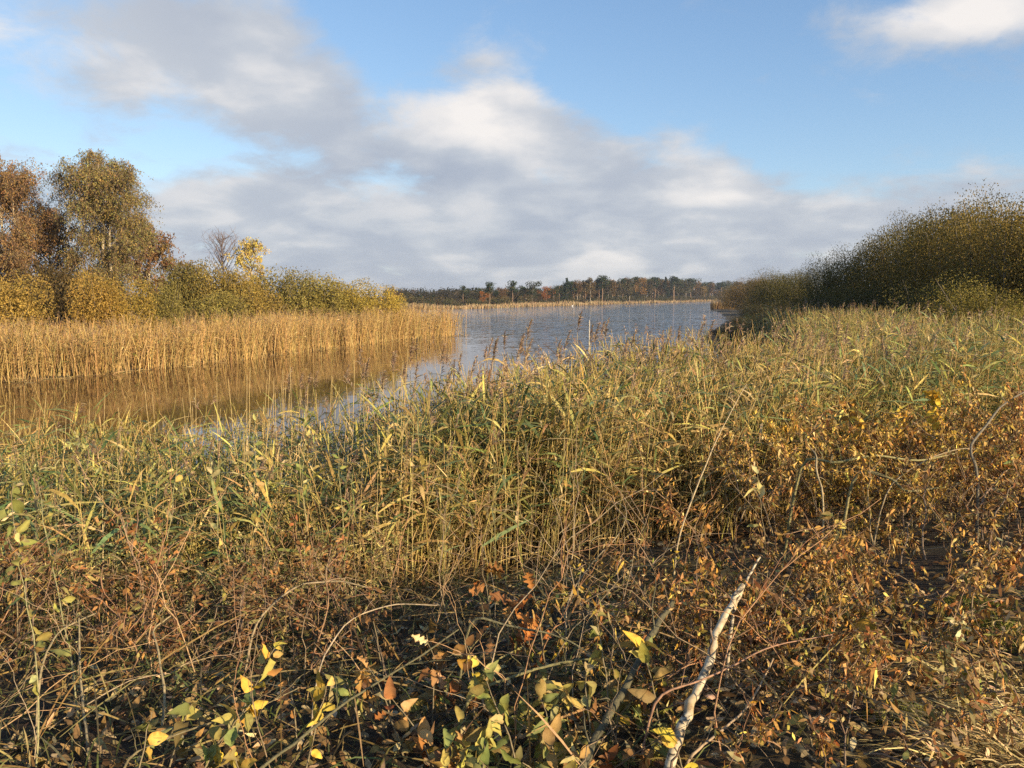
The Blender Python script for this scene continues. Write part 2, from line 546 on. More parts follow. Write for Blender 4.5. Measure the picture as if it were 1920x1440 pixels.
def reed_field(mb, xy, hgt, green, plume_p, nleaf=5, stem_r=.0042, lw=.02, ll=(.22, .42), pal=STRAW, gpal=REEDGREEN, lean=.07, wind=(.5, .25), lseg=3, npl=13):
    n = len(xy)
    x, y = xy[:, 0], xy[:, 1]
    z = np.maximum(H(x, y), -.25)
    base = np.stack([x, y, z - .02], -1)
    h = hgt
    ln = rnd(n, 2) * lean + np.array(wind) * .06
    K = 4 if lseg > 2 else 3
    t = np.linspace(0, 1, K)
    P = base[:, None] + np.stack([ln[:, :1] * t + ln[:, :1] * t * t, ln[:, 1:] * t + ln[:, 1:] * t * t, np.broadcast_to(t, (n, K))], -1) * h[:, None, None]
    scol = pick(pal, n)
    gm = (RNG.random(n) < green * .6)[:, None]
    scol = np.where(gm, scol * np.array([.75, .85, .7]), scol)
    clump = .8 + .4 * patch(x, y, 1.1, 2.0)[:, None]
    scol = scol * clump
    mb.tubes(P, stem_r * np.linspace(1.1, .55, K)[None] * (1 + .25 * rnd(n, 1)), scol, 3)
    # leaves
    for k in range(nleaf):
        tt = .28 + .66 * (k + RNG.random(n)) / nleaf
        ok = RNG.random(n) < .85
        fi = tt * (K - 1); i0 = np.clip(fi.astype(int), 0, K - 2); fr = (fi - i0)[:, None]
        ar = np.arange(n)
        b = P[ar, i0] * (1 - fr) + P[ar, i0 + 1] * fr
        az = RNG.random(n) * 2 * math.pi
        el = R(8) + R(50) * RNG.random(n)
        d = np.stack([np.cos(az) * np.cos(el) + wind[0] * .5, np.sin(az) * np.cos(el) + wind[1] * .5, np.sin(el)], -1)
        L = ll[0] + (ll[1] - ll[0]) * RNG.random(n)
        isg = RNG.random(n) < np.clip(green * (.45 + .75 * tt), 0, 1)
        c = np.where(isg[:, None], pick(gpal, n), pick(pal, n))
        side = nrm(np.cross(d, np.array([0, 0, 1.0])) + .35 * rnd(n))
        mb.ribbons(b[ok], d[ok], L[ok], (lw * (.7 + .6 * RNG.random(n)))[ok], (c * clump)[ok], lseg, (.08 + .55 * RNG.random(n))[ok], side=side[ok])
    # plumes
    pm = np.where(RNG.random(n) < plume_p)[0]
    if len(pm):
        top, ax = P[pm, -1], nrm(P[pm, -1] - P[pm, -2])
        for k in range(npl):
            f = k / npl
            m = len(pm)
            d = ax * (1.1 + .6 * f) + rnd(m) * .45 + np.array([.35, .15, 0])
            mb.ribbons(top + ax * (.17 * f), d, .13 * (1.1 - .6 * f), .012, pick(PLUME, m), 2, .55)
    return P


# ------------------------------------------------------------------ far shore
fx = np.array([p[0] for p in far_shore]); fy = np.array([p[1] for p in far_shore])
mb = MB()
seg = RNG.integers(0, len(far_shore) - 1, 9000); tt = RNG.random(9000)
A, B = np.array(far_shore)[seg], np.array(far_shore)[seg + 1]
p = A + (B - A) * tt[:, None]
p[:, 1] += RNG.random(9000) ** 1.5 * 14 - .5
p[:, 0] += rnd(9000, 1)[:, 0] * 1.0
hh = (.55 + .8 * RNG.random(9000)) * (.5 + .9 * patch(p[:, 0], p[:, 1], .12))
mb.ribbons(np.stack([p[:, 0], p[:, 1], np.maximum(H(p[:, 0], p[:, 1]), 0) - .02], -1), np.stack([.1 * RNG.normal(size=9000), .1 * RNG.normal(size=9000), np.ones(9000)], -1),
           hh, .14, pick([(.40, .29, .15), (.48, .35, .19), (.35, .23, .12)], 9000), 2, .05, prof=np.array([.8, 1, .3]))
tag(mb.build('far_reeds', M_REED), 'low belt of tan reeds along the far shore', 'reeds', kind='stuff')


def far_tree(kind):
    """height 1 at unit scale; returns trunk MB, crown MB"""
    tr, cr = MB(), MB()
    if kind == 'pine':
        tr.tubes(curve((0, 0, 0), (.02, 0, .9), 6, 0, .03), np.linspace(.02, .008, 6), (.30, .19, .12), 5)
        cs = [(RNG.normal() * .10, RNG.normal() * .10, .62 + .32 * RNG.random(), .09 + .05 * RNG.random()) for _ in range(10)]
        for c in cs:
            tr.tubes(curve((0, 0, c[2] - .1), c[:3], 4, .05, .04), np.linspace(.008, .004, 4), (.25, .16, .1), 3)
        pal, ls = [(.035, .055, .028), (.05, .07, .03), (.028, .04, .025)], .055
    elif kind == 'spruce':
        tr.tubes(curve((0, 0, 0), (0, 0, .97), 4, 0, .0), np.linspace(.018, .003, 4), (.12, .09, .07), 5)
        cs = [(RNG.normal() * .1 * (1 - z), RNG.normal() * .1 * (1 - z), z, .12 * (1.03 - z)) for z in np.linspace(.12, .98, 22)]
        pal, ls = [(.03, .05, .03), (.04, .06, .035), (.025, .035, .025)], .05
    elif kind == 'shrub':
        for k in range(6):
            tr.tubes(curve((0, 0, 0), (RNG.normal() * .3, RNG.normal() * .3, .7), 4, .05, .04), np.linspace(.02, .006, 4), (.14, .11, .08), 3)
        cs = [(RNG.normal() * .42, RNG.normal() * .35, .25 + .5 * RNG.random(), .22 + .1 * RNG.random()) for _ in range(13)]
        pal, ls = [(.95, .95, .95), (.7, .72, .7), (1.15, 1.1, 1.0)], .085
    else:
        tr.tubes(curve((0, 0, 0), (.02, .01, .92), 6, 0, .03), np.linspace(.017, .004, 6), (.42, .36, .28) if kind == 'birch' else (.14, .11, .08), 5)
        w = .10 if kind == 'birch' else .15
        cs = [(RNG.normal() * w, RNG.normal() * w, .36 + .58 * RNG.random(), .07 + .07 * RNG.random()) for _ in range(20)]
        for c in cs[:9]:
            tr.tubes(curve((0, 0, c[2] - .16), c[:3], 4, .03, .05), np.linspace(.007, .003, 4), (.2, .15, .11), 3)
        pal, ls = [(.95, .95, .95), (.72, .72, .75), (1.2, 1.12, 1.0)], .045
    for c in cs:
        m = 46 if kind != 'spruce' else 34
        d = nrm(rnd(m))
        sq = np.array([1, 1, .6 if kind in ('pine', 'spruce') else .95])
        pos = np.array(c[:3]) + d * sq * c[3] * (.35 + .65 * RNG.random((m, 1)))
        cr.ribbons(pos, nrm(d + rnd(m) * .7), ls * (.7 + .6 * RNG.random(m)), ls * .62, pick(pal, m), 2, .2)
    return tr, cr


FARK = {}
for kind in ('pine', 'spruce', 'birch', 'broadleaf', 'shrub'):
    FARK[kind] = []
    for v in range(4):
        a, b = far_tree(kind)
        FARK[kind].append((a.mesh('trunk', M_BARK), b.mesh('crown', M_FAR)))


def put_far(kind, px, Y, top, label, color=(1, 1, 1), group=None, wid=1.0, hgt=None):
    X = (px - 960) / FPX * Y
    z = float(H(X, Y))
    h = hgt or max(2.2, CAM_H + (555 - top) / FPX * Y - z)
    t = thing({'pine': 'pine_tree', 'spruce': 'spruce_tree', 'birch': 'birch_tree', 'broadleaf': 'broadleaf_tree', 'shrub': 'willow_shrub'}[kind],
              label, 'shrub' if kind == 'shrub' else 'tree', (X, Y, z - .1), group)
    t.scale = (h * wid, h * wid, h)
    t.rotation_euler.z = random.random() * 6.28
    a, b = FARK[kind][random.randrange(4)]
    obj('trunk', a, t)
    c = obj('crown', b, t); c.color = (*color, 1)
    return t


# skyline of the wood across the lake (pixel column, pixel row of the tree tops)
def far_part(px):
    return ('at the left end of' if px < 800 else 'in the low left part of' if px < 895 else 'around the two tall pines of' if px < 1000 else 'near the rust orange tree of' if px < 1060 else
            'left of the middle of' if px < 1130 else 'right of the middle of' if px < 1210 else 'in the right half of' if px < 1300 else 'at the right end of') + ' the wood across the lake'


SKYX = [735, 800, 850, 890, 900, 1010, 1035, 1060, 1110, 1180, 1280, 1325, 1420]
SKYT = [543, 543, 541, 540, 538, 536, 536, 527, 522, 519, 520, 525, 526]
SHX = [740, 860, 930, 1000, 1073, 1150, 1250, 1350, 1420]
SHY = [on_level(a, b)[1] for a, b in ((740, 581), (860, 579.8), (930, 577.4), (1000, 575), (1073, 573.2), (1150, 570), (1250, 567.4), (1350, 564.6), (1420, 564))]
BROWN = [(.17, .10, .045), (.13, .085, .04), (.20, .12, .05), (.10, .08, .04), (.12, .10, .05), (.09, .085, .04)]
for k, px in enumerate(np.arange(728, 1440, 5.2)):
    px = px + random.uniform(-3, 3)
    far_left = px < 895
    Y0 = np.interp(px, SHX, SHY)
    Y = Y0 + (random.uniform(150, 230) if far_left else random.uniform(22, 75))
    top = np.interp(px, SKYX, SKYT) + abs(random.gauss(0, 4.0)) - 1
    r = random.random()
    if far_left:
        kind = 'spruce' if r < .5 else ('pine' if r < .65 else 'broadleaf')
    else:
        kind = 'pine' if r < .36 else ('birch' if r < .62 else ('broadleaf' if r < .93 else 'spruce'))
    lab = {'pine': 'dark green pine ' + far_part(px), 'spruce': 'narrow dark spruce ' + far_part(px),
           'birch': 'thin brownish birch ' + far_part(px), 'broadleaf': 'brown autumn broadleaf tree ' + far_part(px)}[kind]
    col = random.choice(BROWN) if kind in ('birch', 'broadleaf') else (1.0, 1.0, 1.0)
    put_far(kind, px, Y, top, lab, col, 'trees of the wood across the lake', {'pine': 1.0, 'birch': 1.0, 'broadleaf': 1.05, 'spruce': 1.0}[kind])
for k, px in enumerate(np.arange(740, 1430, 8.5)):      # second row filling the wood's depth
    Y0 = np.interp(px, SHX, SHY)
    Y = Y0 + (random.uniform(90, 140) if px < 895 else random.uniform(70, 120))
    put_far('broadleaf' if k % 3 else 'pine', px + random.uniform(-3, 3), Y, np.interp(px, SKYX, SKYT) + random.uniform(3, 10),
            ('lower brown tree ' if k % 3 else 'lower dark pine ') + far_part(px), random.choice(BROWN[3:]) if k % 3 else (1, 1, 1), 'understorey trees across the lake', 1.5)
for px, top, kind, col, lab in (
        (918, 528, 'pine', (1, 1, 1), 'spreading pine standing clear above the left end of the far wood'),
        (961, 526, 'pine', (1.1, 1.1, 1), 'tall pine with pale bare trunk between gaps of the far wood'),
        (998, 525, 'broadleaf', (.05, .06, .03), 'dark rounded tree right of the two tall far pines'),
        (1024, 536, 'broadleaf', (.36, .14, .05), 'rust orange tree on the far shore beside the rounded dark tree'),
        (905, 545, 'broadleaf', (.38, .15, .05), 'small orange tree under the spreading far pine'),
        (869, 535, 'pine', (1, 1, 1), 'solitary pine rising over the low left part of the far wood'),
        (1062, 521, 'spruce', (1, 1, 1), 'pointed spruce breaking the skyline of the far wood'),
        (1128, 516, 'pine', (1, 1, 1), 'pine with round top knot above the far wood'),
        (1106, 520, 'birch', (.16, .12, .05), 'birch with long white trunk in the middle of the far wood'),
        (1200, 520, 'broadleaf', (.30, .17, .06), 'amber tree in the right half of the far wood'),
        (1262, 516, 'pine', (1, 1, 1), 'highest pine at the right of the far wood'),
        (1318, 535, 'broadleaf', (.26, .17, .05), 'short golden tree at the right end of the far wood'),
        (742, 541, 'broadleaf', (.17, .08, .04), 'russet tree just beyond the left golden shrubs across the lake')):
    Y = np.interp(px, SHX, SHY) + (60 if px < 900 else 18)
    put_far(kind, px, Y, top, lab, col, None, 1.0 if kind != 'broadleaf' else 1.0)
SHN = ('olive', 'dark green', 'tan olive', 'brown')
for k, px in enumerate(np.arange(745, 1425, 11)):
    px = px + random.uniform(-6, 6)
    Y = np.interp(px, SHX, SHY) + random.uniform(12, 26)
    hgt = random.uniform(2.0, 3.6) * (1.0 if px < 1150 else 1.3)
    put_far('shrub', px, Y, 0, 'rounded ' + SHN[k % 4] + ' shrub ' + far_part(px), [(.11, .10, .045), (.08, .085, .04), (.15, .12, .05), (.10, .075, .04)][k % 4],
            'shrubs on the far shore', 1.15, hgt)
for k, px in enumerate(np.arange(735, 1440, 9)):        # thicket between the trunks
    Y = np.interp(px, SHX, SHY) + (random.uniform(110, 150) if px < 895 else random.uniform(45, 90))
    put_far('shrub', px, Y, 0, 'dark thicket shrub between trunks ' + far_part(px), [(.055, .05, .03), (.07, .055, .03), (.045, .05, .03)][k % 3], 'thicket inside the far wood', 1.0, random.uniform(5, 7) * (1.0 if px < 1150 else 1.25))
# bird on the water by the far reeds
b = on_level(1073, 574.2)
bird = thing('bird', 'tiny white water bird swimming before the far reeds', 'bird', (b[0], b[1], 0))
mb = MB()
K = 7
bird.scale = (.6, .6, .6)
mb.tubes(np.stack([np.linspace(-.5, .5, K), np.zeros(K), .16 + .06 * np.linspace(1, -1, K) ** 2], -1), .26 * np.array([.1, .6, .95, 1, .9, .6, .1]), (.85, .84, .8), 8)
mb.build('body', M_BARK, bird)
mb = MB()
mb.tubes(np.array([(.36, 0, .2), (.50, 0, .45), (.46, 0, .75), (.52, 0, .92), (.70, 0, .90)]), [.10, .07, .06, .085, .015], (.85, .84, .8), 6)
mb.build('neck', M_BARK, bird)

# ------------------------------------------------------------------ left peninsula: reeds
LB = np.array(left_bank[::-1])       # from near left to the tip
LBx = np.concatenate([[(-34, 21.5), (-25, 24.5)], LB])
nrd = 14500
seglen = np.linalg.norm(np.diff(LBx, axis=0), axis=1)
seg = RNG.choice(len(seglen), nrd, p=(seglen * np.array([.5, .8] + [1] * (len(seglen) - 2))) / (seglen * np.array([.5, .8] + [1] * (len(seglen) - 2))).sum())
tt = RNG.random(nrd)[:, None]
e = LBx[seg + 1] - LBx[seg]
nv = nrm(np.stack([-e[:, 1], e[:, 0]], -1))         # inland
p = LBx[seg] + e * tt + nv * (RNG.random(nrd)[:, None] ** 1.5 * 7.5 - .35 + .35 * rnd(nrd, 1))
p = p + nv * (1.3 * (patch(p[:, 0], p[:, 1], .8, .7) - .4))[:, None]
hh = (np.interp(p[:, 1], [28, 62], [1.38, 1.62]) + .66 * patch(p[:, 0], p[:, 1], .75) + .18 * RNG.normal(size=nrd)) * np.where(RNG.random(nrd) < .3, .45 + .4 * RNG.random(nrd), 1)
mb = MB()
reed_field(mb, p, hh, np.full(nrd, .07), .55, 4, .0105, .03, (.25, .5), GOLD, [(.40, .34, .10), (.30, .30, .09)], .085, (.35, .1), 2, 8)
tag(mb.build('reed_bed', M_REED), 'golden dry reed bed along the left bank', 'reeds', kind='stuff')
mb = MB()   # broken stalks at the waterline
m = 1600
seg = RNG.integers(1, len(seglen), m); e = LBx[seg + 1] - LBx[seg]
p = LBx[seg] + e * RNG.random((m, 1)) + nrm(np.stack([e[:, 1], -e[:, 0]], -1)) * (RNG.random((m, 1)) * .7)
mb.ribbons(np.stack([p[:, 0], p[:, 1], np.full(m, -.03)], -1), rnd(m) * np.array([1, 1, .35]) + np.array([0, 0, .3]), .3 + .5 * RNG.random(m), .03, pick([(.35, .24, .1), (.2, .14, .07), (.45, .32, .14)], m), 2, .3)
tag(mb.build('reed_litter', M_REED), 'broken dry stalks at the waterline of the left reed bed', 'reeds', kind='stuff')

# ------------------------------------------------------------------ willow shrubs


def shrub_mesh(nl, ls, lobes=9, spiky=.25, nb=46):
    """unit shrub: height about 1, half width about .62; stems and leaves"""
    st, fo = MB(), MB()
    cen = [np.array([RNG.uniform(-.42, .42), RNG.uniform(-.42, .42), .20 + .25 * RNG.random()]) if k % 2 else np.array([RNG.uniform(-.30, .30), RNG.uniform(-.30, .30), .48 + .19 * RNG.random()]) for k in range(lobes)]
    rad = [.24 + .11 * RNG.random() for _ in range(lobes)]
    tips = []
    for k in range(nb):
        c = random.randrange(lobes)
        d = nrm(rnd(1))[0]; d[2] = abs(d[2]) * .9 + .1
        tip = cen[c] + d * rad[c] * (.93 + spiky * random.random() * (1 if d[2] > .5 else .3))
        b = np.array([RNG.normal() * .08, RNG.normal() * .08, 0])
        P = curve(b, tip, 7, .06, .03)
        st.tubes(P, np.linspace(.012, .0022, 7), (.16, .13, .09), 4)
        tips.append(P)
    n1 = int(nl * .84)
    li = RNG.integers(0, lobes, n1)
    d = nrm(rnd(n1)); cc = np.array(cen)[li]; rr = np.array(rad)[li][:, None]
    pos = cc + d * rr * (1 - .55 * RNG.random((n1, 1)) ** 1.8) * np.clip(1 + .07 * rnd(n1, 1), .85, 1.09)
    ok = pos[:, 2] > .03
    pos, d = pos[ok], d[ok]
    bright = pick([(1, 1, 1), (.88, .9, .88), (1.12, 1.06, .95), (.8, .82, .8)], len(pos), .10)
    lob = .72 + .5 * RNG.random(lobes)
    bright = bright * (lob[li][ok][:, None]) * (1 + .18 * np.sin(pos[:, :1] * 21 + 3 * np.sin(pos[:, 2:] * 17) + pos[:, 1:2] * 19))
    fo.ribbons(pos, nrm(d * .5 + rnd(len(pos)) * .6 + np.array([0, 0, .35])), ls * (.7 + .7 * RNG.random(len(pos))), ls * .56, bright, 2, .35)
    n2 = nl - n1
    T = np.array(tips)[RNG.integers(0, nb, n2)]
    f = .35 + .62 * RNG.random(n2); fi = np.clip(f, 0, .999) * 6; i0 = fi.astype(int); fr = (fi - i0)[:, None]
    pos = T[np.arange(n2), i0] * (1 - fr) + T[np.arange(n2), i0 + 1] * fr + rnd(n2) * .02
    fo.ribbons(pos, nrm(rnd(n2) + np.array([0, 0, .7])), ls * (.8 + .7 * RNG.random(n2)), ls * .4, pick([(1, 1, 1), (1.2, 1.12, .95), (.8, .82, .8)], n2), 2, .3)
    return st.mesh('stems', M_TWIG), fo.mesh('foliage', M_LEAF)


SHRUB = [shrub_mesh(17000, .029, 12, .16) for _ in range(4)]
SHRUBR = [shrub_mesh(54000, .0140, 20, .10, 60) for _ in range(2)]


def put_shrub(px, top, Y, half, label, color, protos=SHRUB, group=None, v=None):
    X = (px - 960) / FPX * Y
    z = max(float(H(X, Y)), 0)
    h = CAM_H + (555 - top) / FPX * Y - z
    t = thing('willow_shrub', label, 'shrub', (X, Y, z - .05), group)
    t.scale = (half / .66, half / .66, h / .93)
    t.rotation_euler.z = random.random() * 6.28
    a, b = protos[random.randrange(len(protos)) if v is None else v]
    obj('stems', a, t)
    f = obj('foliage', b, t); f.color = (*color, 1)
    return t


GOLDB, ORB, OLB, DKB, YEL = (.48, .32, .075), (.49, .31, .07), (.32, .26, .07), (.24, .20, .06), (.60, .43, .08)
for a in (
        (40, 516, 37, 2.05, 'golden willow shrub at the left edge behind the dry reeds', GOLDB),
        (-75, 497, 38, 3.3, 'golden shrub cut off by the left picture edge', GOLDB),
        (180, 514, 38.5, 1.75, 'orange golden shrub below the big birches', ORB),
        (240, 519, 39.5, 1.50, 'golden olive shrub right of the orange golden shrub', (.42, .29, .06)),
        (298, 525, 41, 1.50, 'dull olive shrub under the right side of the green birch', OLB),
        (112, 497, 44, 3.1, 'dark brown shrub in the gap below the two birches', (.15, .105, .04)),
        (355, 489, 50, 2.8, 'dark green shrub right of the birches with a loose top', DKB),
        (400, 497, 50, 2.6, 'olive shrub with orange top below the bare tree', (.34, .25, .06)),
        (398, 542, 46, 2.4, 'low green willow shrub just behind the reeds', (.31, .25, .065)),
        (475, 509, 51, 2.7, 'brown olive shrub beneath the yellow birch', (.36, .25, .06)),
        (530, 507, 54, 3.1, 'olive shrub right of the yellow birch', OLB),
        (596, 513, 56, 3.1, 'broad olive shrub in the middle of the left shrub row', (.34, .27, .065)),
        (655, 523, 58, 2.8, 'yellow olive shrub near the end of the left shrub row', (.44, .33, .065)),
        (702, 530, 60.5, 2.4, 'bright yellow shrub at the end of the left shrub row', YEL),
        (742, 553, 63, 1.2, 'small yellow shrub at the very tip of the left shrub row', (.54, .39, .07))):
    put_shrub(a[0], a[1], a[2], a[3], a[4], a[5])

# ------------------------------------------------------------------ birches on the left bank


def birch(px, top, Y, spread, label, pal, nl, hang=.8, bare=False, name='birch_tree', trunks=2, ls=.13, barkc=None, low=.22, peak=1.0):
    X = (px - 960) / FPX * Y
    z = float(H(X, Y))
    h = CAM_H + (555 - top) / FPX * Y - z
    t = thing(name, label, 'tree', (X, Y, z - .1))
    anch = []
    for s in range(trunks):
        tr = MB()
        off = (s - (trunks - 1) / 2) * .5
        P = curve((off * .5, RNG.normal() * .2, 0), (off * 1.8, RNG.normal() * .3, h * (.93 - .1 * (s > 0))), 12, 0, .035)
        tr.tubes(P, np.linspace(.15 if not bare else .09, .018, 12), barkc or (.5, .45, .38), 8)
        tr.build('trunk', M_BIRCH if barkc is None else M_BARK, t)
        anch.append(P)
    br = MB()
    ends = []
    for k in range(46 if not bare else 60):
        P = anch[k % trunks]
        f = low + (.99 - low) * (k + random.random()) / (46 if not bare else 60)
        i0 = min(int(f * 11), 10); b = P[i0] + (P[i0 + 1] - P[i0]) * (f * 11 - i0)
        az = RNG.random() * 6.283
        env = spread * (math.sin(math.pi * min(1, max(.02, (f - low) / (1.02 - low))) ** peak) ** .7 + .10)
        L = env * (.6 + .5 * random.random())
        rise = (.55 if not bare else 1.2) * L + .3
        tip = b + np.array([math.cos(az) * L, math.sin(az) * L, rise])
        tip[2] = min(tip[2], h * (.93 + .07 * random.random()))
        Q = curve(b, tip, 8, .10, .05)
        br.tubes(Q, np.linspace(.035, .007, 8) * (.75 if bare else 1), (.30, .25, .2) if not bare else barkc, 4)
        ends.append(Q)
        for j in range(5 if bare else 3):       # side branches
            q0 = Q[random.randrange(3, 8)]
            tip2 = q0 + np.array([RNG.normal() * .6, RNG.normal() * .6, .15 + .6 * random.random() * (1.4 if bare else .6)]) * min(1.0, spread / 2.2)
            Q2 = curve(q0, tip2, 8, .1, .08)
            br.tubes(Q2, np.linspace(.012, .004, 8), (.26, .2, .16) if not bare else barkc, 3)
            ends.append(Q2)
    bro = br.build('branches', M_BARK, t)
    if nl:
        E = np.array(ends)
        # hanging twigs that carry the leaves
        nt_ = nl // 16
        e = E[RNG.integers(0, len(E), nt_)]
        i0 = RNG.integers(3, 8, nt_)
        b = e[np.arange(nt_), i0] + rnd(nt_) * .12
        L = (.35 + .9 * RNG.random(nt_)) * hang
        dd = nrm(rnd(nt_) * np.array([.55, .55, .2]) + np.array([0, 0, -.75]))
        fo = MB()
        tw = MB(); tw.ribbons(b, dd, L, .012, (.16, .11, .08), 2, .15, prof=np.array([1, .8, .5]))
        tag(tw.build('hanging_twigs', M_TWIG, bro), kind='stuff')
        f = RNG.random((nt_, 16))
        pos = b[:, None] + dd[:, None] * (L[:, None] * f)[..., None] - np.array([0, 0, .15]) * (L[:, None] * f ** 2)[..., None] + RNG.normal(size=(nt_, 16, 3)) * .07
        cc = pick(pal, nt_, .12)[:, None] * (1 + .22 * RNG.normal(size=(nt_, 16, 1)))
        n = nt_ * 16
        fo.ribbons(pos.reshape(-1, 3), rnd(n) + np.array([0, 0, -.5]), ls * (.7 + .6 * RNG.random(n)), ls * .62, np.clip(cc.reshape(-1, 3), .01, .9), 2, .3)
        fo.build('crown', M_LEAF, t)
    return t


RUST = [(.30, .17, .07), (.26, .155, .075), (.35, .20, .07), (.24, .16, .07), (.29, .20, .075)]
GRNB = [(.24, .205, .07), (.28, .225, .07), (.21, .19, .07), (.33, .24, .07), (.28, .18, .07)]
birch(30, 291, 46, 2.5, 'tall rusty brown birch with white trunk at the left edge', RUST, 60000, 1.1, trunks=2, ls=.085, peak=1.1, low=.16)
birch(-60, 305, 47, 2.8, 'rusty birch half outside the left picture edge', RUST, 30000, 1.0, trunks=1, ls=.085)
birch(212, 284, 46, 2.15, 'tall drooping green and gold birch right of the rusty birch', GRNB, 80000, 1.35, trunks=2, low=.12, ls=.085, peak=1.45)
birch(105, 400, 50, 1.7, 'smaller brown birch in the gap between the two tall birches', RUST, 9000, .8, trunks=1)
birch(282, 425, 49, 1.5, 'smaller reddish birch at the right flank of the green birch', [(.25, .13, .06), (.2, .12, .06), (.27, .17, .06)], 9000, .7, trunks=1)
birch(423, 437, 62, 1.55, 'bare purple grey tree above the left shrubs', None, 0, bare=True, name='bare_tree', trunks=1, barkc=(.20, .15, .14), low=.3)
birch(475, 444, 62, 1.25, 'slim birch with pale yellow leaves beside the bare tree', [(.60, .44, .10), (.52, .40, .10), (.66, .50, .14)], 4400, .6, trunks=1, ls=.13, low=.3)
birch(330, 480, 55, 1.1, 'thin dark sapling between birches and bare tree', [(.14, .12, .06)], 1500, .5, trunks=1, barkc=(.15, .12, .1))
birch(362, 486, 56, .8, 'thin brown sapling left of the bare tree', [(.24, .15, .05)], 1200, .5, trunks=1, barkc=(.15, .12, .1))

# ------------------------------------------------------------------ right bank
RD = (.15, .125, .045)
for a in (
        (1384, 531, 186, 5.5, 'brown shrub farthest out on the right shore', (.20, .13, .055)),
        (1412, 517, 160, 6.0, 'orange brown shrub on the right shore above the reed point', (.23, .14, .05)),
        (1448, 523, 130, 5.5, 'olive brown shrub between the reed point and the dark bushes', (.17, .12, .045)),
        (1470, 506, 85, 4.6, 'dark shrub at the lakeward end of the right bushes', RD),
        (1500, 496, 62, 2.70, 'dark willow bush stepping up from the lakeward end', RD),
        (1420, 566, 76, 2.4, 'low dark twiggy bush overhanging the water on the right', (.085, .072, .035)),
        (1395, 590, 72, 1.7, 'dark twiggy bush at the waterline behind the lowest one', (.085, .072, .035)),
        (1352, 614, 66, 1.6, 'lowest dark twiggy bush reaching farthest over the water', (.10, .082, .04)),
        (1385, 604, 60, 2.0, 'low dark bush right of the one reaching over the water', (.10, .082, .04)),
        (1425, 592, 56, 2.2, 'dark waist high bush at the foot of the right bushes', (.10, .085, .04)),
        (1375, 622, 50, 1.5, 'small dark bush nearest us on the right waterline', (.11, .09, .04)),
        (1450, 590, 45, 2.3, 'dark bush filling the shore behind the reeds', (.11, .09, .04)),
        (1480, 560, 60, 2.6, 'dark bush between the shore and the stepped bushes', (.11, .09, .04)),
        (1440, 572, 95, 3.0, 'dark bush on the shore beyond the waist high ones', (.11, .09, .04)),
        (1552, 474, 47, 2.30, 'dark willow bush in the middle of the right slope of bushes', RD),
        (1598, 446, 42, 2.10, 'dark willow bush just left of the tall right bushes', (.14, .115, .036)),
        (1655, 410, 36, 2.50, 'tall olive willow bush starting the high right bushes', (.17, .13, .04)),
        (1745, 377, 32, 2.80, 'tallest olive willow bush of the right bank', (.18, .135, .04)),
        (1835, 384, 29, 3.0, 'golden brown willow bush second from the right edge', (.21, .145, .04)),
        (1925, 372, 26, 3.0, 'golden willow bush at the right picture edge', (.25, .17, .045)),
        (2030, 365, 25, 3.0, 'golden bush beyond the right picture edge', (.25, .17, .045)),
        (1712, 392, 43, 2.7, 'olive bush rising behind the start of the high right bushes', (.17, .13, .04)),
        (1785, 376, 39, 3.0, 'olive bush rising behind the tallest right bush', (.18, .135, .04)),
        (1870, 372, 36, 3.4, 'golden brown bush rising behind the second bush from the right edge', (.21, .145, .04)),
        (1960, 366, 33, 3.4, 'golden bush rising behind the one at the right picture edge', (.25, .17, .045)),
        (1520, 545, 40, 2.6, 'low dark bush behind the reeds left of centre of the right bank', (.115, .095, .034)),
        (1630, 520, 32, 2.8, 'low dark bush in front of the tall right bushes', (.12, .10, .036)),
        (1740, 515, 27, 2.6, 'low dark olive bush behind the green reeds', (.14, .115, .04)),
        (1850, 520, 22, 2.2, 'low olive bush with yellow leaves above the right reeds', (.22, .17, .045)),
        (1935, 560, 17, 1.7, 'small yellow green bush where the reeds end on the right', (.25, .20, .05))):
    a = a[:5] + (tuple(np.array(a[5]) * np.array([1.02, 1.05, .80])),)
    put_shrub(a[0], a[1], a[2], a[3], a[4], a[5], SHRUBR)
n = 3200
q = np.array([(48, 193.5), (62, 196), (75, 205), (60, 204), (49, 197)])
p = scatter(q, n)
mb = MB()
mb.ribbons(np.stack([p[:, 0], p[:, 1], np.full(n, -.05)], -1), np.stack([.08 * RNG.normal(size=n), .08 * RNG.normal(size=n), np.ones(n)], -1), 1.5 + .7 * RNG.random(n), .11, pick([(.36, .24, .11), (.30, .19, .09), (.42, .29, .13)], n), 2, .05, prof=np.array([.9, 1, .3]))
tag(mb.build('reed_point', M_REED), 'brown reed point jutting from the right shore', 'reeds', kind='stuff')
# ------------------------------------------------------------------ near reed bed (uncountable mass)
ZL = [(-11, 6.6), (-4.5, 5.5), (-2.6, 5.3), (-1.4, 5.9), (-.4, 6.4), (0, 11.6), (-6, 11.2), (-12, 10.6)]
ZC = [(-1.2, 6.2), (.4, 7.0), (1.5, 7.6), (3.4, 9.3), (5.4, 12.5), (5.2, 15.0), (1.5, 13.2), (-1.2, 12.0)]
ZR = [(3.2, 9.2), (6.0, 10.6), (9.5, 14.0), (13.2, 20), (15, 27), (10.5, 30), (8.4, 22), (6.0, 15.2), (4.6, 13.5)]
ZB = [(9.0, 23), (15, 24), (14, 36), (10.4, 36), (9.6, 30)]


def ztop(x, y):
    t = np.interp(x, [-9, -4, -2, 0, 2, 5, 8], [1.74, 1.80, 1.98, 2.42, 2.60, 2.68, 2.84])
    return t + .42 * (patch(x, y, .8, 1.0) - .5)


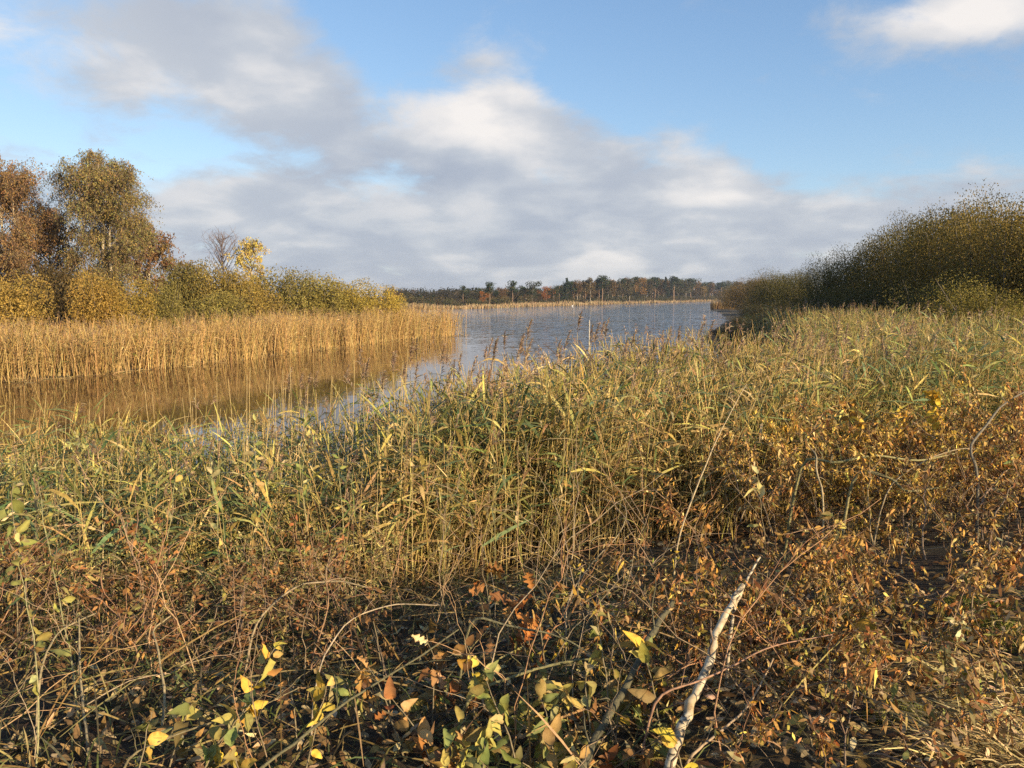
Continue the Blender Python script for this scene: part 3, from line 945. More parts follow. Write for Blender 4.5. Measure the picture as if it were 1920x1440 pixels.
bands = []
for name, poly, n, green, plume, lab in (
        ('reed_bed', ZL, 3000, .85, .03, 'green and straw reed mass along the near left bank'),
        ('reed_bed', ZC, 4400, .60, .10, 'straw stemmed reed mass in the middle of the near bank'),
        ('reed_bed', ZR, 7600, .74, .07, 'yellow green reed mass on the right of the near bank'),
        ('reed_bed', ZB, 1500, .45, .2, 'thin reed fringe along the right bank below the dark bushes')):
    p = scatter(poly, n)
    p = p + rnd(n, 2) * .22
    keep = RNG.random(n) < np.clip(.25 + 1.5 * patch(p[:, 0], p[:, 1], 2.3, 3.0), 0, 1)
    p = p[keep]; n = len(p)
    zt = ztop(p[:, 0], p[:, 1])
    g0 = np.maximum(H(p[:, 0], p[:, 1]), -.25)
    hh = np.maximum((zt - g0) * np.clip(1 - .20 * np.abs(RNG.normal(size=n)), .35, 1.05), .4)
    gr = np.clip(green + .55 * (patch(p[:, 0], p[:, 1], .9) - .5), .1, .95)
    mb = MB()
    reed_field(mb, p, hh, gr, plume * (1 if name else 1), 8, .0048, .033 if poly is ZR else .026, (.26, .52), STRAW, np.array(REEDGREEN) * (1.3 if poly is ZR else 1.08), .10, (.45, .1))
    # fallen and crossing straw inside the bed
    m = int(n * .7)
    q = scatter(poly, m)
    zq = np.maximum(H(q[:, 0], q[:, 1]), 0)
    mb.ribbons(np.stack([q[:, 0], q[:, 1], zq + .5 * RNG.random(m)], -1), rnd(m) * np.array([1, 1, .5]) + np.array([.2, -.1, .7]), .4 + .8 * RNG.random(m), .009, pick(STRAW, m) * .9, 3, .25)
    tag(mb.build(name, M_REED), lab, 'reeds', kind='stuff')

# ------------------------------------------------------------------ single reeds one can pick out


def blade_mesh(seed, L=1.0, W=.07, droop=.5, segs=7):
    t = np.linspace(0, 1, segs + 1)
    x = L * t * (1 - .12 * droop * t * t); z = -droop * L * .55 * t ** 2
    w = W * np.interp(t, [0, .08, .3, .7, 1], [.35, .8, 1, .62, .04])
    tw = .5 * math.sin(seed * 3.1) * t
    V = []
    for k in range(len(t)):
        c, s = math.cos(tw[k]), math.sin(tw[k])
        for u, v in ((-1, .12), (0, 0), (1, .12)):
            V.append((x[k], u * w[k] * .5 * c - v * w[k] * s, z[k] + u * w[k] * .5 * s + v * w[k] * c))
    i = (np.arange(segs) * 3)[:, None] + np.arange(2)[None]
    mb = MB(); mb.add(V, np.stack([i, i + 1, i + 4, i + 3], -1), (1, 1, 1))
    return mb.mesh('leaf', M_REED)


BLADES = [blade_mesh(s, 1, .06 + .02 * (s % 2), d) for s, d in enumerate((.1, .35, .6, .9, 1.3))]


def frame(pos, d, up=(0, 0, 1), s=1.0, roll=0.0):
    d = Vector(d).normalized()
    y = Vector(up).cross(d)
    if y.length < 1e-3:
        y = Vector((0, 1, 0)).cross(d)
    y.normalize(); z = d.cross(y)
    M = Matrix((d, y, z)).transposed().to_4x4()
    M = Matrix.Translation(Vector(pos)) @ M @ Matrix.Rotation(roll, 4, 'X') @ Matrix.Scale(s, 4)
    return M


def reed_proto(kind, seed):
    root = obj('reed', None)
    h = 1.0
    P = curve((0, 0, 0), (.05 * math.cos(seed), .05 * math.sin(seed), h), 9, 0, .02)
    mb = MB()
    rr = np.linspace(.0026, .0013, 9)
    mb.tubes(P, rr, (.58, .43, .19) if kind != 'green' else (.48, .40, .16), 6)
    mb.build('stem', M_REED, root)
    nl = {'green': 7, 'plume': 6, 'dry': 3}[kind]
    for k in range(nl):
        f = .35 + .6 * (k + .5 * random.random()) / nl
        b = P[min(int(f * 8), 8)]
        az = k * 2.6 + random.uniform(-.6, .6)
        el = R(random.uniform(25, 62))
        d = (math.cos(az) * math.cos(el) + .3, math.sin(az) * math.cos(el), math.sin(el))
        o = obj('leaf', random.choice(BLADES), root, frame(b, d, s=random.uniform(.12, .2), roll=random.uniform(-.5, .5)))
        c = pick(REEDGREEN if kind != 'dry' and random.random() < .8 else STRAW, 1)[0]
        o.color = (*c, 1)
    if kind in ('plume', 'green') and not (kind == 'green' and seed % 2):
        mb = MB()
        ax = nrm(P[-1] - P[-2])
        mb.tubes(np.stack([P[-1] + ax * .11 * f + np.array([.03 * f * f, 0, 0]) for f in np.linspace(0, 1, 4)]), [.001, .0008, .0006, .0004], (.34, .24, .15), 3)
        m = 90
        f = RNG.random(m) ** .8
        d = ax * (.9 + .7 * f[:, None]) + rnd(m) * .42 + np.array([.42, .1, 0])
        mb.ribbons(P[-1] + ax * (.11 * f)[:, None] + np.array([.03, 0, 0]) * (f ** 2)[:, None], d, .062 * (1.15 - .7 * f), .0034, pick(PLUME, m), 3, .6)
        o = mb.build('plume', M_REED, root); tag(o, kind='stuff')
    return root


PROTO = {'green': [reed_proto('green', s) for s in range(5)], 'plume': [reed_proto('plume', s) for s in range(5)], 'dry': [reed_proto('dry', s) for s in range(4)]}
RLAB = {'green': 'green leaved reed', 'plume': 'reed with feathery brown plume', 'dry': 'dry straw coloured stalk with few leaves'}
RGRP = {'green': 'green reeds of the near bank', 'plume': 'plumed reeds of the near bank', 'dry': 'dry stalks of the near bank'}
USED = set()


def put_reed(kind, X, Y, top, label=None, lean=None):
    z = max(float(H(X, Y)), -.25)
    k = random.randrange(len(PROTO[kind]))
    src = PROTO[kind][k]
    o = src if (kind, k) not in USED else copy_tree(src)
    USED.add((kind, k))
    px = 960 + FPX * X / Y
    zone = ('at the far left' if px < 160 else 'left of the small water gap' if px < 400 else 'by the small water gap' if px < 640 else 'before the tip of the golden reed bed' if px < 860 else
            'left of the pale stake' if px < 1060 else 'by the pale stake' if px < 1160 else 'right of the pale stake' if px < 1300 else 'below the low dark bush' if px < 1480 else 'below the dark bushes' if px < 1680 else 'at the right end of the reeds')
    size = 'short' if top - z < 1.45 else 'tall' if top - z > 2.1 else 'middling'
    tag(o, label or size + ' ' + RLAB[kind] + ' ' + zone, 'reed', RGRP[kind] if label is None else None)
    if label is not None and 'group' in o:
        del o['group']
    h = max(top - z, .5) / (1.0 if kind == 'dry' else 1.1)
    o.location = (X, Y, z - .03)
    o.scale = (h * .85, h * .85, h)
    a, b = lean or (random.gauss(0, .07), random.gauss(.03, .07))
    o.rotation_euler = (a, b, random.uniform(-1.2, 1.2))
    return o


for k in range(84):                                   # heads seen against the water
    px = random.uniform(470, 1350)
    Y = random.uniform(9.0, 12.5) if px < 1000 else random.uniform(10.5, 14)
    py = np.interp(px, [470, 700, 900, 1100, 1350], [735, 690, 655, 640, 640]) + random.uniform(-42, 40)
    c = at(px, py, Y)
    put_reed('plume', c[0], Y, c[2])
put_reed('plume', *at(1082, 585, 11.5)[:2], at(1082, 585, 11.5)[2], 'tallest plumed reed in the middle, reaching up the far lake', (0, .04))
put_reed('plume', *at(1148, 598, 12)[:2], at(1148, 598, 12)[2], 'tall plumed reed right of the tallest one', (0, -.02))
put_reed('plume', *at(990, 600, 12)[:2], at(990, 600, 12)[2], 'tall plumed reed left of the tallest one', (0, .03))
put_reed('plume', *at(790, 640, 10.5)[:2], at(790, 640, 10.5)[2], 'plumed reed leaning before the tip of the golden reed bed', (0, .10))
put_reed('plume', *at(700, 650, 10)[:2], at(700, 650, 10)[2], 'plumed reed against the brown reflection', (0, -.05))
for k in range(46):                                   # bare stalks over the water on the left
    px = random.uniform(-10, 760)
    Y = random.uniform(6.4, 9.5)
    py = np.interp(px, [0, 250, 450, 760], [770, 745, 700, 665]) + random.uniform(-30, 70)
    c = at(px, py, Y)
    put_reed('dry', c[0], Y, c[2])
for k in range(48):                                   # front edge in the middle
    Y = random.uniform(5.2, 7.2)
    px = random.uniform(430, 1150)
    c = at(px, random.uniform(720, 880), Y)
    put_reed('dry' if random.random() < .7 else 'green', c[0], Y, min(c[2], 2.25))
for k in range(46):                                   # left green ones
    px = random.uniform(-20, 640)
    Y = random.uniform(4.9, 7.5)
    c = at(px, random.uniform(790, 930), Y)
    put_reed('green', c[0], Y, c[2])
for k in range(64):                                   # right hand bed
    px = random.uniform(1300, 1860)
    Y = random.uniform(9.5, 17)
    py = np.interp(px, [1300, 1600, 1860], [650, 588, 605]) + random.uniform(-12, 60)
    c = at(px, py, Y)
    put_reed('plume' if random.random() < .45 else 'green', c[0], Y, c[2],)

# ------------------------------------------------------------------ ground cover
mb = MB()
LITTER = [(.22, .13, .055), (.32, .21, .09), (.16, .085, .035), (.42, .30, .15), (.28, .17, .06), (.12, .07, .035), (.5, .38, .2)]
n = 17000
p = scatter([(-7, 2.0), (7, 2.0), (11, 9), (5, 10), (-7, 8)], n)
z = H(p[:, 0], p[:, 1])
d = rnd(n) * np.array([1, 1, .28])
mb.ribbons(np.stack([p[:, 0], p[:, 1], z + .015 + .05 * RNG.random(n)], -1), d, .035 + .04 * RNG.random(n), .022 + .014 * RNG.random(n), pick(LITTER, n), 3, .15, side=nrm(np.cross(nrm(d), np.array([0, 0, 1.0]) + .45 * rnd(n))))
n = 5200
p = scatter([(-2.2, 2.1), (2.2, 2.1), (2.6, 4.2), (1.4, 5.4), (-1.6, 4.6)], n)
d = rnd(n) * np.array([1, 1, .4])
mb.ribbons(np.stack([p[:, 0], p[:, 1], H(p[:, 0], p[:, 1]) + .02 + .06 * RNG.random(n)], -1), d, .03 + .045 * RNG.random(n), .016 + .016 * RNG.random(n), pick(LITTER + [(.46, .34, .16), (.4, .28, .1)], n, .3), 3, .35 * RNG.normal(size=n), side=nrm(np.cross(nrm(d), np.array([0, 0, 1.0]) + .7 * rnd(n))))
tag(mb.build('leaf_litter', M_DRY), 'brown fallen leaves covering the ground under the brush', 'leaf litter', kind='stuff')
mb = MB()
n = 2200
p = scatter([(-6, 2.3), (1.2, 2.4), (1.6, 5.8), (.6, 7.2), (-5, 6.8)], n)
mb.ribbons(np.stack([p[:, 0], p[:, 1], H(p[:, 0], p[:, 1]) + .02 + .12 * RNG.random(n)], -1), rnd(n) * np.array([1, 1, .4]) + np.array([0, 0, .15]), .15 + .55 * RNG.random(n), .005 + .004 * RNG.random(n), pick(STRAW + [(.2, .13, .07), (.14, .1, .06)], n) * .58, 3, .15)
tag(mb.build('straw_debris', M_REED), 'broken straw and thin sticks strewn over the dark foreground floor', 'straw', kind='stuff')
mb = MB()
n = 9000
p = scatter([(-7, 2.0), (.6, 2.0), (1.0, 5.2), (-1, 6.8), (-7, 7.5)], n)
z = H(p[:, 0], p[:, 1])
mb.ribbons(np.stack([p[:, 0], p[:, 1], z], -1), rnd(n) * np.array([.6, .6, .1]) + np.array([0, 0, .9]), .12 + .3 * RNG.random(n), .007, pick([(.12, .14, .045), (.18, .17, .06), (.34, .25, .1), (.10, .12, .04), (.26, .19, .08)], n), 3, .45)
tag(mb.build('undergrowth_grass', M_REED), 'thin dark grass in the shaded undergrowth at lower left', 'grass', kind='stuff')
mb = MB()
n = 5000
p = scatter([(1.2, 2.0), (5, 2.0), (6, 6.0), (3.0, 4.6), (1.8, 3.6)], n)
z = H(p[:, 0], p[:, 1])
mb.ribbons(np.stack([p[:, 0], p[:, 1], z + .01], -1), rnd(n) * np.array([1, .7, .12]) + np.array([-.5, 0, .28]), .10 + .22 * RNG.random(n), .006, pick([(.40, .29, .12), (.30, .21, .09), (.22, .17, .06), (.14, .13, .05)], n), 3, .4)
tag(mb.build('flattened_grass', M_REED), 'dry flattened grass in the lower right corner', 'grass', kind='stuff')

# ------------------------------------------------------------------ leaves


def leaf_shape(kind, curl=.2, fold=.25, seed=0):
    r = np.random.default_rng(seed)
    n = 9 if kind != 'oak' else 17
    t = np.linspace(0, 1, n)
    if kind == 'willow':
        w = .22 * np.sin(math.pi * t ** .85) ** .8 + .004
    elif kind == 'broad':
        w = .34 * np.sin(math.pi * t ** .72) ** .75 + .004
    elif kind == 'birch':
        w = .42 * np.interp(t, [0, .1, .25, .4, .7, 1], [.05, .7, 1, .92, .42, .01])
    else:
        w = (.10 + .26 * np.sin(math.pi * np.clip(t * .92, 0, 1) ** 1.25)) * (.62 + .38 * np.cos(2 * math.pi * 3.6 * t + .6)) * (t > .08) + .012
    V = []
    for k in range(n):
        cz = -curl * t[k] ** 2 + .035 * math.sin(9 * t[k] + seed)
        for u in (-1, 0, 1):
            V.append((t[k], u * w[k] * (1 + .06 * r.normal()), cz + abs(u) * fold * w[k] + .035 * r.normal() * abs(u)))
    i = (np.arange(n - 1) * 3)[:, None] + np.arange(2)[None]
    C = []
    for k in range(n):
        for u in (-1, 0, 1):
            b = r.uniform(.2, 1.0) if u and r.random() < .55 + .4 * (t[k] > .75) else 1.0
            C.append((1.0 * (.55 + .45 * b) if u else 1.12, (.35 + .65 * b) if u else 1.1, (.25 + .75 * b) if u else 1.0))
    mb = MB(); mb.add(V, np.stack([i, i + 1, i + 4, i + 3], -1), np.array(C))
    return mb.mesh('leaf', M_LEAF if kind != 'oak' else M_DRY)


LEAF = {k: [leaf_shape(k, c, f, s) for s, (c, f) in enumerate(((.08, .3), (.3, .5), (.5, .25), (-.18, .75), (.75, .6), (.2, 1.1), (.95, .3)))] for k in ('willow', 'broad', 'birch', 'oak')}
YG = [(.33, .30, .08), (.42, .36, .10), (.26, .26, .08), (.48, .39, .11), (.22, .24, .08), (.40, .34, .15), (.36, .25, .09)]
YELL = [(.60, .42, .06), (.62, .46, .10), (.55, .36, .06), (.50, .42, .12)]
ORANGE = [(.40, .16, .045), (.46, .22, .07), (.34, .13, .04), (.50, .27, .10), (.30, .13, .05)]
BRN = [(.24, .12, .045), (.30, .17, .065), (.17, .085, .036), (.38, .23, .085), (.42, .25, .08), (.26, .11, .04), (.20, .125, .045), (.13, .075, .035), (.16, .10, .05)]


def sprig(name, label, base, tip, kind, n, size, pal, hang=.5, cat='sprig', arch=.08, r=.004, bark=(.22, .17, .09), group=None, f0=.3, clump=0.0):
    base, tip = np.asarray(base, float), np.asarray(tip, float)
    t = thing(name, label, cat, tuple(base), group)
    P = curve((0, 0, 0), tip - base, 11, arch, .05)
    mb = MB(); mb.tubes(P, np.linspace(r, r * .35, 11), bark, 6)
    mb.build('stem', M_TWIG, t)
    for k in range(n):
        f = f0 + (1 - f0) * (1 - (1 - (k + random.random()) / n) ** (1 + clump))
        i0 = min(int(f * 10), 9)
        b = P[i0] + (P[i0 + 1] - P[i0]) * (f * 10 - i0)
        ax = nrm(P[i0 + 1] - P[i0])
        d = nrm(ax * .5 + rnd(1)[0] * .75 + np.array([0, 0, -hang]))
        stalk = b + d * .006
        o = obj('leaf', random.choice(LEAF[kind]), t, frame(stalk, d, up=nrm(rnd(1)[0] * .6 + np.array([.4, -.5, .6])), s=size * random.uniform(.7, 1.2), roll=random.uniform(-.7, .7)))
        o.color = (*pick(pal, 1)[0], 1)
    return t


def where(x, y, z):
    px = 960 + FPX * x / y
    if x > .35 or (px > 1150 and y < 4.2):
        if y < 4.2:
            return 'left of the mossy branch' if px < 1130 else 'around the white birch branch' if px < 1400 else 'right of the white birch branch' if px < 1560 else 'by the grassy lower right corner'
        if y < 6.2:
            return 'above the dark litter' if px < 1250 else 'behind the white birch branch' if px < 1450 else 'below the bent olive branches' if px < 1700 else 'above the moss cushions at the right'
        return 'against the middle reeds' if px < 1400 else 'by the pale stick' if px < 1530 else 'among the golden sprigs' if px < 1800 else 'by the grey bough at the right edge'
    col = 'at the left edge' if px < 180 else 'left of the withered shoots' if px < 330 else 'left of the water gap' if px < 500 else 'below the water gap' if px < 700 else 'by the straw stems in the middle' if px < 900 else 'near the rusty oak leaves'
    return col + (' at the front' if y < 3.6 else ' in the middle ground' if y < 5.2 else ' just before the reeds')


# named sprigs at the front, where the photograph shows them
GR = lambda px, py, Y: at(px, py, Y)
for (b, tp, kind, n, size, pal, lab) in (
        ((330, 1470, 2.45), (470, 1320, 2.6), 'broad', 16, .062, YG + YELL[:1], 'pale yellow green leafy sprig near the bottom left'),
        ((230, 1450, 2.4), (285, 1335, 2.6), 'broad', 7, .06, YG + YELL[:2], 'small yellowing sprig left of the pale green one'),
        ((420, 1380, 2.7), (515, 1215, 2.8), 'broad', 9, .055, YELL + ORANGE[1:2], 'bright yellow and orange sprig above the pale green one'),
        ((560, 1400, 2.6), (612, 1285, 2.75), 'broad', 7, .055, YELL, 'bright yellow sprig with drooping leaves at lower left'),
        ((300, 1400, 2.6), (360, 1320, 2.7), 'broad', 5, .06, YG, 'few large green leaves on a stick at lower left'),
        ((480, 1480, 2.35), (430, 1400, 2.45), 'broad', 9, .055, YG + YELL, 'yellow green leaves at the very bottom left of centre'),
        ((1000, 1470, 2.4), (905, 1255, 2.7), 'willow', 16, .075, YG, 'grey green willow sprig left of the mossy branch'),
        ((1060, 1460, 2.45), (1010, 1300, 2.7), 'willow', 15, .085, YG, 'grey green willow sprig with long hanging leaves at bottom centre'),
        ((900, 1480, 2.35), (915, 1360, 2.5), 'willow', 14, .075, YG + BRN[3:5], 'mixed green and tan willow sprig at the bottom centre'),
        ((1150, 1330, 2.8), (1118, 1150, 3.0), 'willow', 8, .075, YG, 'upright pale green leaves beside the mossy branch top'),
        ((1250, 1360, 2.75), (1200, 1210, 2.85), 'willow', 9, .085, YG + YELL[:1], 'green leaves hanging over the mossy branch'),
        ((1110, 1440, 2.55), (1100, 1260, 2.75), 'broad', 9, .06, YG + BRN[:2], 'green and brown leaves in front of the mossy branch'),
        ((1300, 1480, 2.4), (1262, 1390, 2.5), 'broad', 3, .07, YELL, 'single yellow leaf cluster at the foot of the birch branch'),
        ((930, 1150, 3.6), (905, 1065, 3.7), 'oak', 6, .09, ORANGE, 'rusty oak leaves hanging at the top of the oak twigs'),
        ((1010, 1210, 3.3), (955, 1130, 3.4), 'oak', 9, .085, ORANGE, 'largest rusty oak leaf cluster right of centre'),
        ((1040, 1200, 3.3), (1000, 1110, 3.4), 'oak', 5, .08, ORANGE[:3], 'red brown curled oak leaves beside the largest cluster'),
        ((850, 1290, 3.0), (800, 1190, 3.1), 'oak', 10, .075, BRN + [(.58, .40, .2), (.62, .46, .24)], 'tan and brown oak leaf cluster in the middle foreground'),
        ((740, 1240, 3.1), (700, 1165, 3.2), 'oak', 5, .075, BRN, 'small brown oak cluster left of the tan one'),
        ((760, 1330, 2.8), (690, 1250, 2.9), 'oak', 6, .07, ORANGE[1:4] + BRN[3:5], 'orange brown leaves on a low twig in the middle foreground'),
        ((830, 1390, 2.6), (735, 1310, 2.7), 'broad', 6, .06, ORANGE[1:4] + [(.55, .36, .15)], 'peach orange leaves on a fallen twig at bottom centre'),
        ((890, 1290, 2.95), (875, 1210, 3.0), 'broad', 7, .055, YELL + BRN[:1], 'yellow brown leaf tuft right of the tan oak cluster'),
        ((560, 1370, 2.8), (540, 1270, 2.9), 'broad', 4, .05, ORANGE[1:4], 'orange leaf pair behind the bright yellow sprig'),
        ((1760, 1290, 3.2), (1800, 1170, 3.4), 'willow', 15, .07, [(.42, .38, .18), (.5, .46, .25), (.34, .33, .16)], 'pale grey green sprig drooping over the dark hollow at right'),
        ((1660, 1240, 3.3), (1640, 1160, 3.4), 'broad', 4, .075, YELL + YG[3:4], 'pale yellow leaf cluster in the right brush'),
        ((1640, 1290, 3.1), (1620, 1200, 3.2), 'broad', 6, .06, YELL, 'yellow leaf cluster below the pale yellow one'),
        ((1530, 1420, 2.6), (1505, 1330, 2.7), 'broad', 4, .07, YG + YELL[:1], 'pair of pale green leaves low in the right brush'),
        ((1450, 960, 5.0), (1420, 890, 5.1), 'willow', 7, .09, [(.55, .46, .2), (.48, .42, .18)], 'pale leaves catching light left of the right brush'),
        ((1570, 1010, 4.5), (1560, 960, 4.6), 'broad', 8, .075, YELL + YG, 'yellow green leaf knot in the middle of the right brush'),
        ((1760, 800, 8.0), (1755, 735, 8.2), 'broad', 30, .09, [(.66, .44, .05), (.6, .38, .05)], 'brilliant yellow leafy sprig high in the right brush'),
        ((1720, 840, 7.2), (1690, 770, 7.4), 'broad', 20, .08, [(.62, .40, .06), (.54, .33, .06)], 'golden leafy sprig left of the brilliant yellow one'),
        ((1640, 860, 7.0), (1610, 790, 7.2), 'broad', 22, .08, [(.58, .38, .07), (.5, .3, .06)], 'golden leafy sprig above the tangle of bent branches'),
        ((1600, 800, 7.6), (1590, 755, 7.8), 'broad', 14, .08, [(.55, .36, .07), (.46, .27, .06)], 'small golden sprig near the reeds on the right'),
        ((1880, 920, 5.6), (1900, 850, 5.8), 'willow', 22, .06, YELL + YG, 'yellow green willow sprig at the right edge'),
        ((20, 1120, 4.0), (25, 905, 4.2), 'willow', 8, .11, YG, 'large pale green leaves at the left edge in mid height'),
        ):
    base = GR(*b); tip = GR(*tp)
    gz = float(H(base[0], base[1]))
    base[2] = gz - .01
    sprig({'willow': 'willow_sprig', 'broad': 'leafy_sprig', 'oak': 'oak_sprig', 'birch': 'birch_sprig'}[kind], lab, base, tip, kind, int(n * 1.5) if n > 4 else n, size, pal, .55 if kind != 'oak' else .8, clump=.6)
for k in range(46):
    px, py = random.uniform(640, 1260), random.uniform(1250, 1440)
    if px < 820 and random.random() < .6:
        continue
    Y = float(np.interp(py, [1250, 1440], [3.05, 2.5])) + random.uniform(-.1, .25)
    tip = at(px, py, Y); base = tip + np.array([random.uniform(-.2, .2), random.uniform(-.1, .15), 0]); base[2] = float(H(base[0], base[1]))
    kd = random.random()
    if kd < .6:
        sprig('willow_sprig', 'grey green willow sprig crowded ' + where(*tip), base, tip, 'willow', 10, .07, YG + BRN[3:4], .5, group='willow sprigs at the bottom centre', clump=.6)
    else:
        sprig('leafy_sprig', 'sprig of browned rounded leaves ' + where(*tip), base, tip, 'broad', 8, .05, BRN + YELL[:1] + ORANGE[1:3], .5, group='browned sprigs at the bottom centre', clump=.6)
for (b, tp, n, lab) in (((65, 1440, 2.7), (25, 980, 3.3), 22, 'long slender green willow shoot at the left edge'),
                        ((150, 1330, 3.0), (70, 900, 3.9), 14, 'second green willow shoot near the left edge'),
                        ((300, 1060, 4.6), (330, 820, 5.0), 14, 'green shoot with pointed leaves left of centre'),
                        ((420, 1090, 4.4), (395, 860, 4.9), 14, 'pale green shoot among the straw at left'),
                        ((560, 960, 5.4), (570, 790, 5.8), 22, 'yellow leaved shoot in front of the left water gap'),
                        ((470, 960, 5.4), (480, 790, 5.8), 18, 'yellowish shoot left of the water gap'),
                        ((650, 980, 5.2), (630, 830, 5.5), 14, 'thin leafy shoot below the left water gap')):
    base, tip = GR(*b), GR(*tp)
    base[2] = float(H(base[0], base[1]))
    sprig('willow_shoot', lab, base, tip, 'willow', n, .07, YG + [(.55, .48, .2)], .1, 'shoot', .02, .004, (.30, .27, .12), f0=.25)

# ------------------------------------------------------------------ cut branches lying and standing in the brush


def limb(name, label, pts, r0, r1, mat, col, cat='branch', K=22, knots=0):
    W = np.array([at(*p) for p in pts])
    g0 = float(H(W[0, 0], W[0, 1]))
    if W[0, 2] > g0 + .03:                            # carry the butt end down to the ground
        dv = W[0] - W[1]
        foot = W[0] + dv * min(.35, .25 / max(np.linalg.norm(dv), .01)); foot[2] = float(H(foot[0], foot[1])) - .01
        W = np.concatenate([foot[None], W])
    t = np.linspace(0, 1, len(W)); tt = np.linspace(0, 1, K)
    P = np.stack([np.interp(tt, t, W[:, k]) for k in range(3)], -1)
    for _ in range(2):
        P[1:-1] = (P[:-2] + 2 * P[1:-1] + P[2:]) / 4
    P[1:-1] += rnd(K - 2) * r0 * .12
    bend = np.cumsum(rnd(K) * r0 * .13, axis=0); P += bend - bend[0] - (bend[-1] - bend[0]) * tt[:, None]
    base = P[0].copy()
    th = thing(name, label, cat, tuple(base))
    mb = MB(); mb.tubes(P - base, np.linspace(r0, r1, K) * (1 + .07 * rnd(1, K)[0]), col, 10)
    mb.add(*cap(P[0] - base, P[1] - base, r0 * .98), (.55, .42, .25))
    so = mb.build('stem', mat, th)
    for k in range(knots):
        i = int(K * (.15 + .75 * (k + random.random() * .6) / knots)); i = min(i, K - 2)
        d = nrm(rnd(1)[0] + np.array([0, 0, .6]))
        m2 = MB(); m2.tubes(curve(P[i] - base, P[i] - base + d * random.uniform(.04, .22), 6, .05, .1), np.linspace(r0 * .28, r0 * .1, 6), (.22, .15, .1) if mat == M_BIRCH else col, 5)
        m2.build('side_twig', M_TWIG, so)
    return th


def cap(p, q, r, S=8):
    d = nrm(p - q); a = nrm(np.cross(d, np.array([.3, .2, .9]))); b = np.cross(d, a)
    V = [p + d * .0006 + r * (a * math.cos(k * 2 * math.pi / S) + b * math.sin(k * 2 * math.pi / S)) for k in range(S)]
    return V, [(0, 1, 2, 3), (0, 3, 4, 5), (0, 5, 6, 7)]


limb('birch_branch', 'white birch branch leaning up from the bottom of the brush', [(1250, 1465, 2.40), (1285, 1330, 2.68), (1330, 1225, 2.95), (1352, 1170, 3.1), (1392, 1098, 3.35)], .021, .012, M_BIRCH, (1, 1, 1), K=30, knots=4)
limb('birch_branch', 'thin birch fork beside the top of the white birch branch', [(1372, 1150, 3.2), (1400, 1085, 3.4), (1425, 1045, 3.6)], .008, .004, M_BIRCH, (1, 1, 1))
limb('mossy_branch', 'grey green mossy branch left of the white birch branch', [(1085, 1450, 2.45), (1120, 1375, 2.6), (1180, 1280, 2.85), (1225, 1180, 3.1), (1262, 1128, 3.25)], .0165, .011, M_BARK, (.10, .088, .045), knots=4)
limb('pale_stick', 'long pale stick rising from the brush into the reeds', [(1270, 1010, 4.6), (1300, 930, 4.8), (1332, 850, 5.1), (1360, 790, 5.4), (1400, 720, 5.8)], .0065, .0025, M_TWIG, (.42, .32, .17), knots=7)
limb('reddish_twig', 'smooth reddish twig crossing in front of the birch branch', [(1225, 1303, 2.62), (1300, 1283, 2.66), (1370, 1252, 2.75), (1440, 1212, 2.85), (1560, 1190, 3.0)], .0045, .002, M_TWIG, (.34, .19, .11), knots=6)
limb('tan_branch', 'tan forked branch right of the birch branch foot', [(1290, 1420, 2.5), (1345, 1375, 2.6), (1400, 1330, 2.7), (1450, 1235, 2.9)], .006, .003, M_TWIG, (.34, .24, .14), knots=5)
limb('grey_branch', 'dark grey green branch slanting across the lower left foreground', [(470, 1450, 2.45), (560, 1390, 2.55), (640, 1320, 2.7), (760, 1250, 2.9), (860, 1180, 3.1)], .0065, .0028, M_BARK, (.13, .115, .055), knots=6)
limb('grey_branch', 'slender grey branch from lower left to the bright yellow sprig', [(240, 1415, 2.5), (350, 1370, 2.6), (480, 1330, 2.7), (560, 1290, 2.8)], .0045, .002, M_BARK, (.2, .16, .08), knots=5)
limb('lichen_branch', 'lichen spotted branch below the rusty oak leaves', [(880, 1150, 3.3), (960, 1175, 3.25), (1050, 1190, 3.2), (1130, 1240, 3.1)], .0065, .003, M_BARK, (.18, .16, .08), knots=5)
limb('green_branch', 'olive green branch lying under the willow sprigs', [(880, 1300, 2.9), (980, 1260, 2.95), (1060, 1240, 3.0), (1110, 1235, 3.0)], .007, .004, M_BARK, (.19, .17, .07), knots=5)
limb('bent_branch', 'bent olive branch in the right tangle', [(1500, 850, 6.2), (1570, 870, 6.0), (1640, 850, 6.0), (1720, 865, 6.1), (1790, 850, 6.3)], .012, .006, M_BARK, (.27, .24, .10), knots=6)
limb('bent_branch', 'lower bent olive branch in the right tangle', [(1600, 880, 5.8), (1670, 895, 5.7), (1700, 925, 5.6), (1760, 915, 5.7)], .013, .006, M_BARK, (.27, .23, .10), knots=5)
limb('grey_bough', 'thick grey bough arching at the right edge', [(1835, 880, 5.6), (1815, 840, 5.7), (1845, 800, 5.9), (1880, 755, 6.1), (1940, 725, 6.3)], .012, .006, M_BARK, (.17, .14, .09), knots=5)
limb('forked_stick', 'light forked stick in the middle of the right brush', [(1545, 930, 5.3), (1530, 880, 5.4), (1532, 855, 5.5), (1515, 835, 5.6)], .008, .004, M_TWIG, (.36, .28, .15), knots=4)
limb('thin_branch', 'long thin branch running through the right brush to its edge', [(1660, 910, 5.6), (1740, 860, 5.9), (1800, 840, 6.1), (1840, 842, 6.2)], .006, .003, M_TWIG, (.3, .23, .13), knots=5)
limb('pale_twig', 'pale arched twig above the dark litter right of centre', [(1070, 1110, 4.4), (1110, 1055, 4.5), (1165, 1000, 4.7), (1180, 950, 4.9), (1130, 935, 5.0)], .004, .002, M_TWIG, (.33, .25, .14), knots=5)
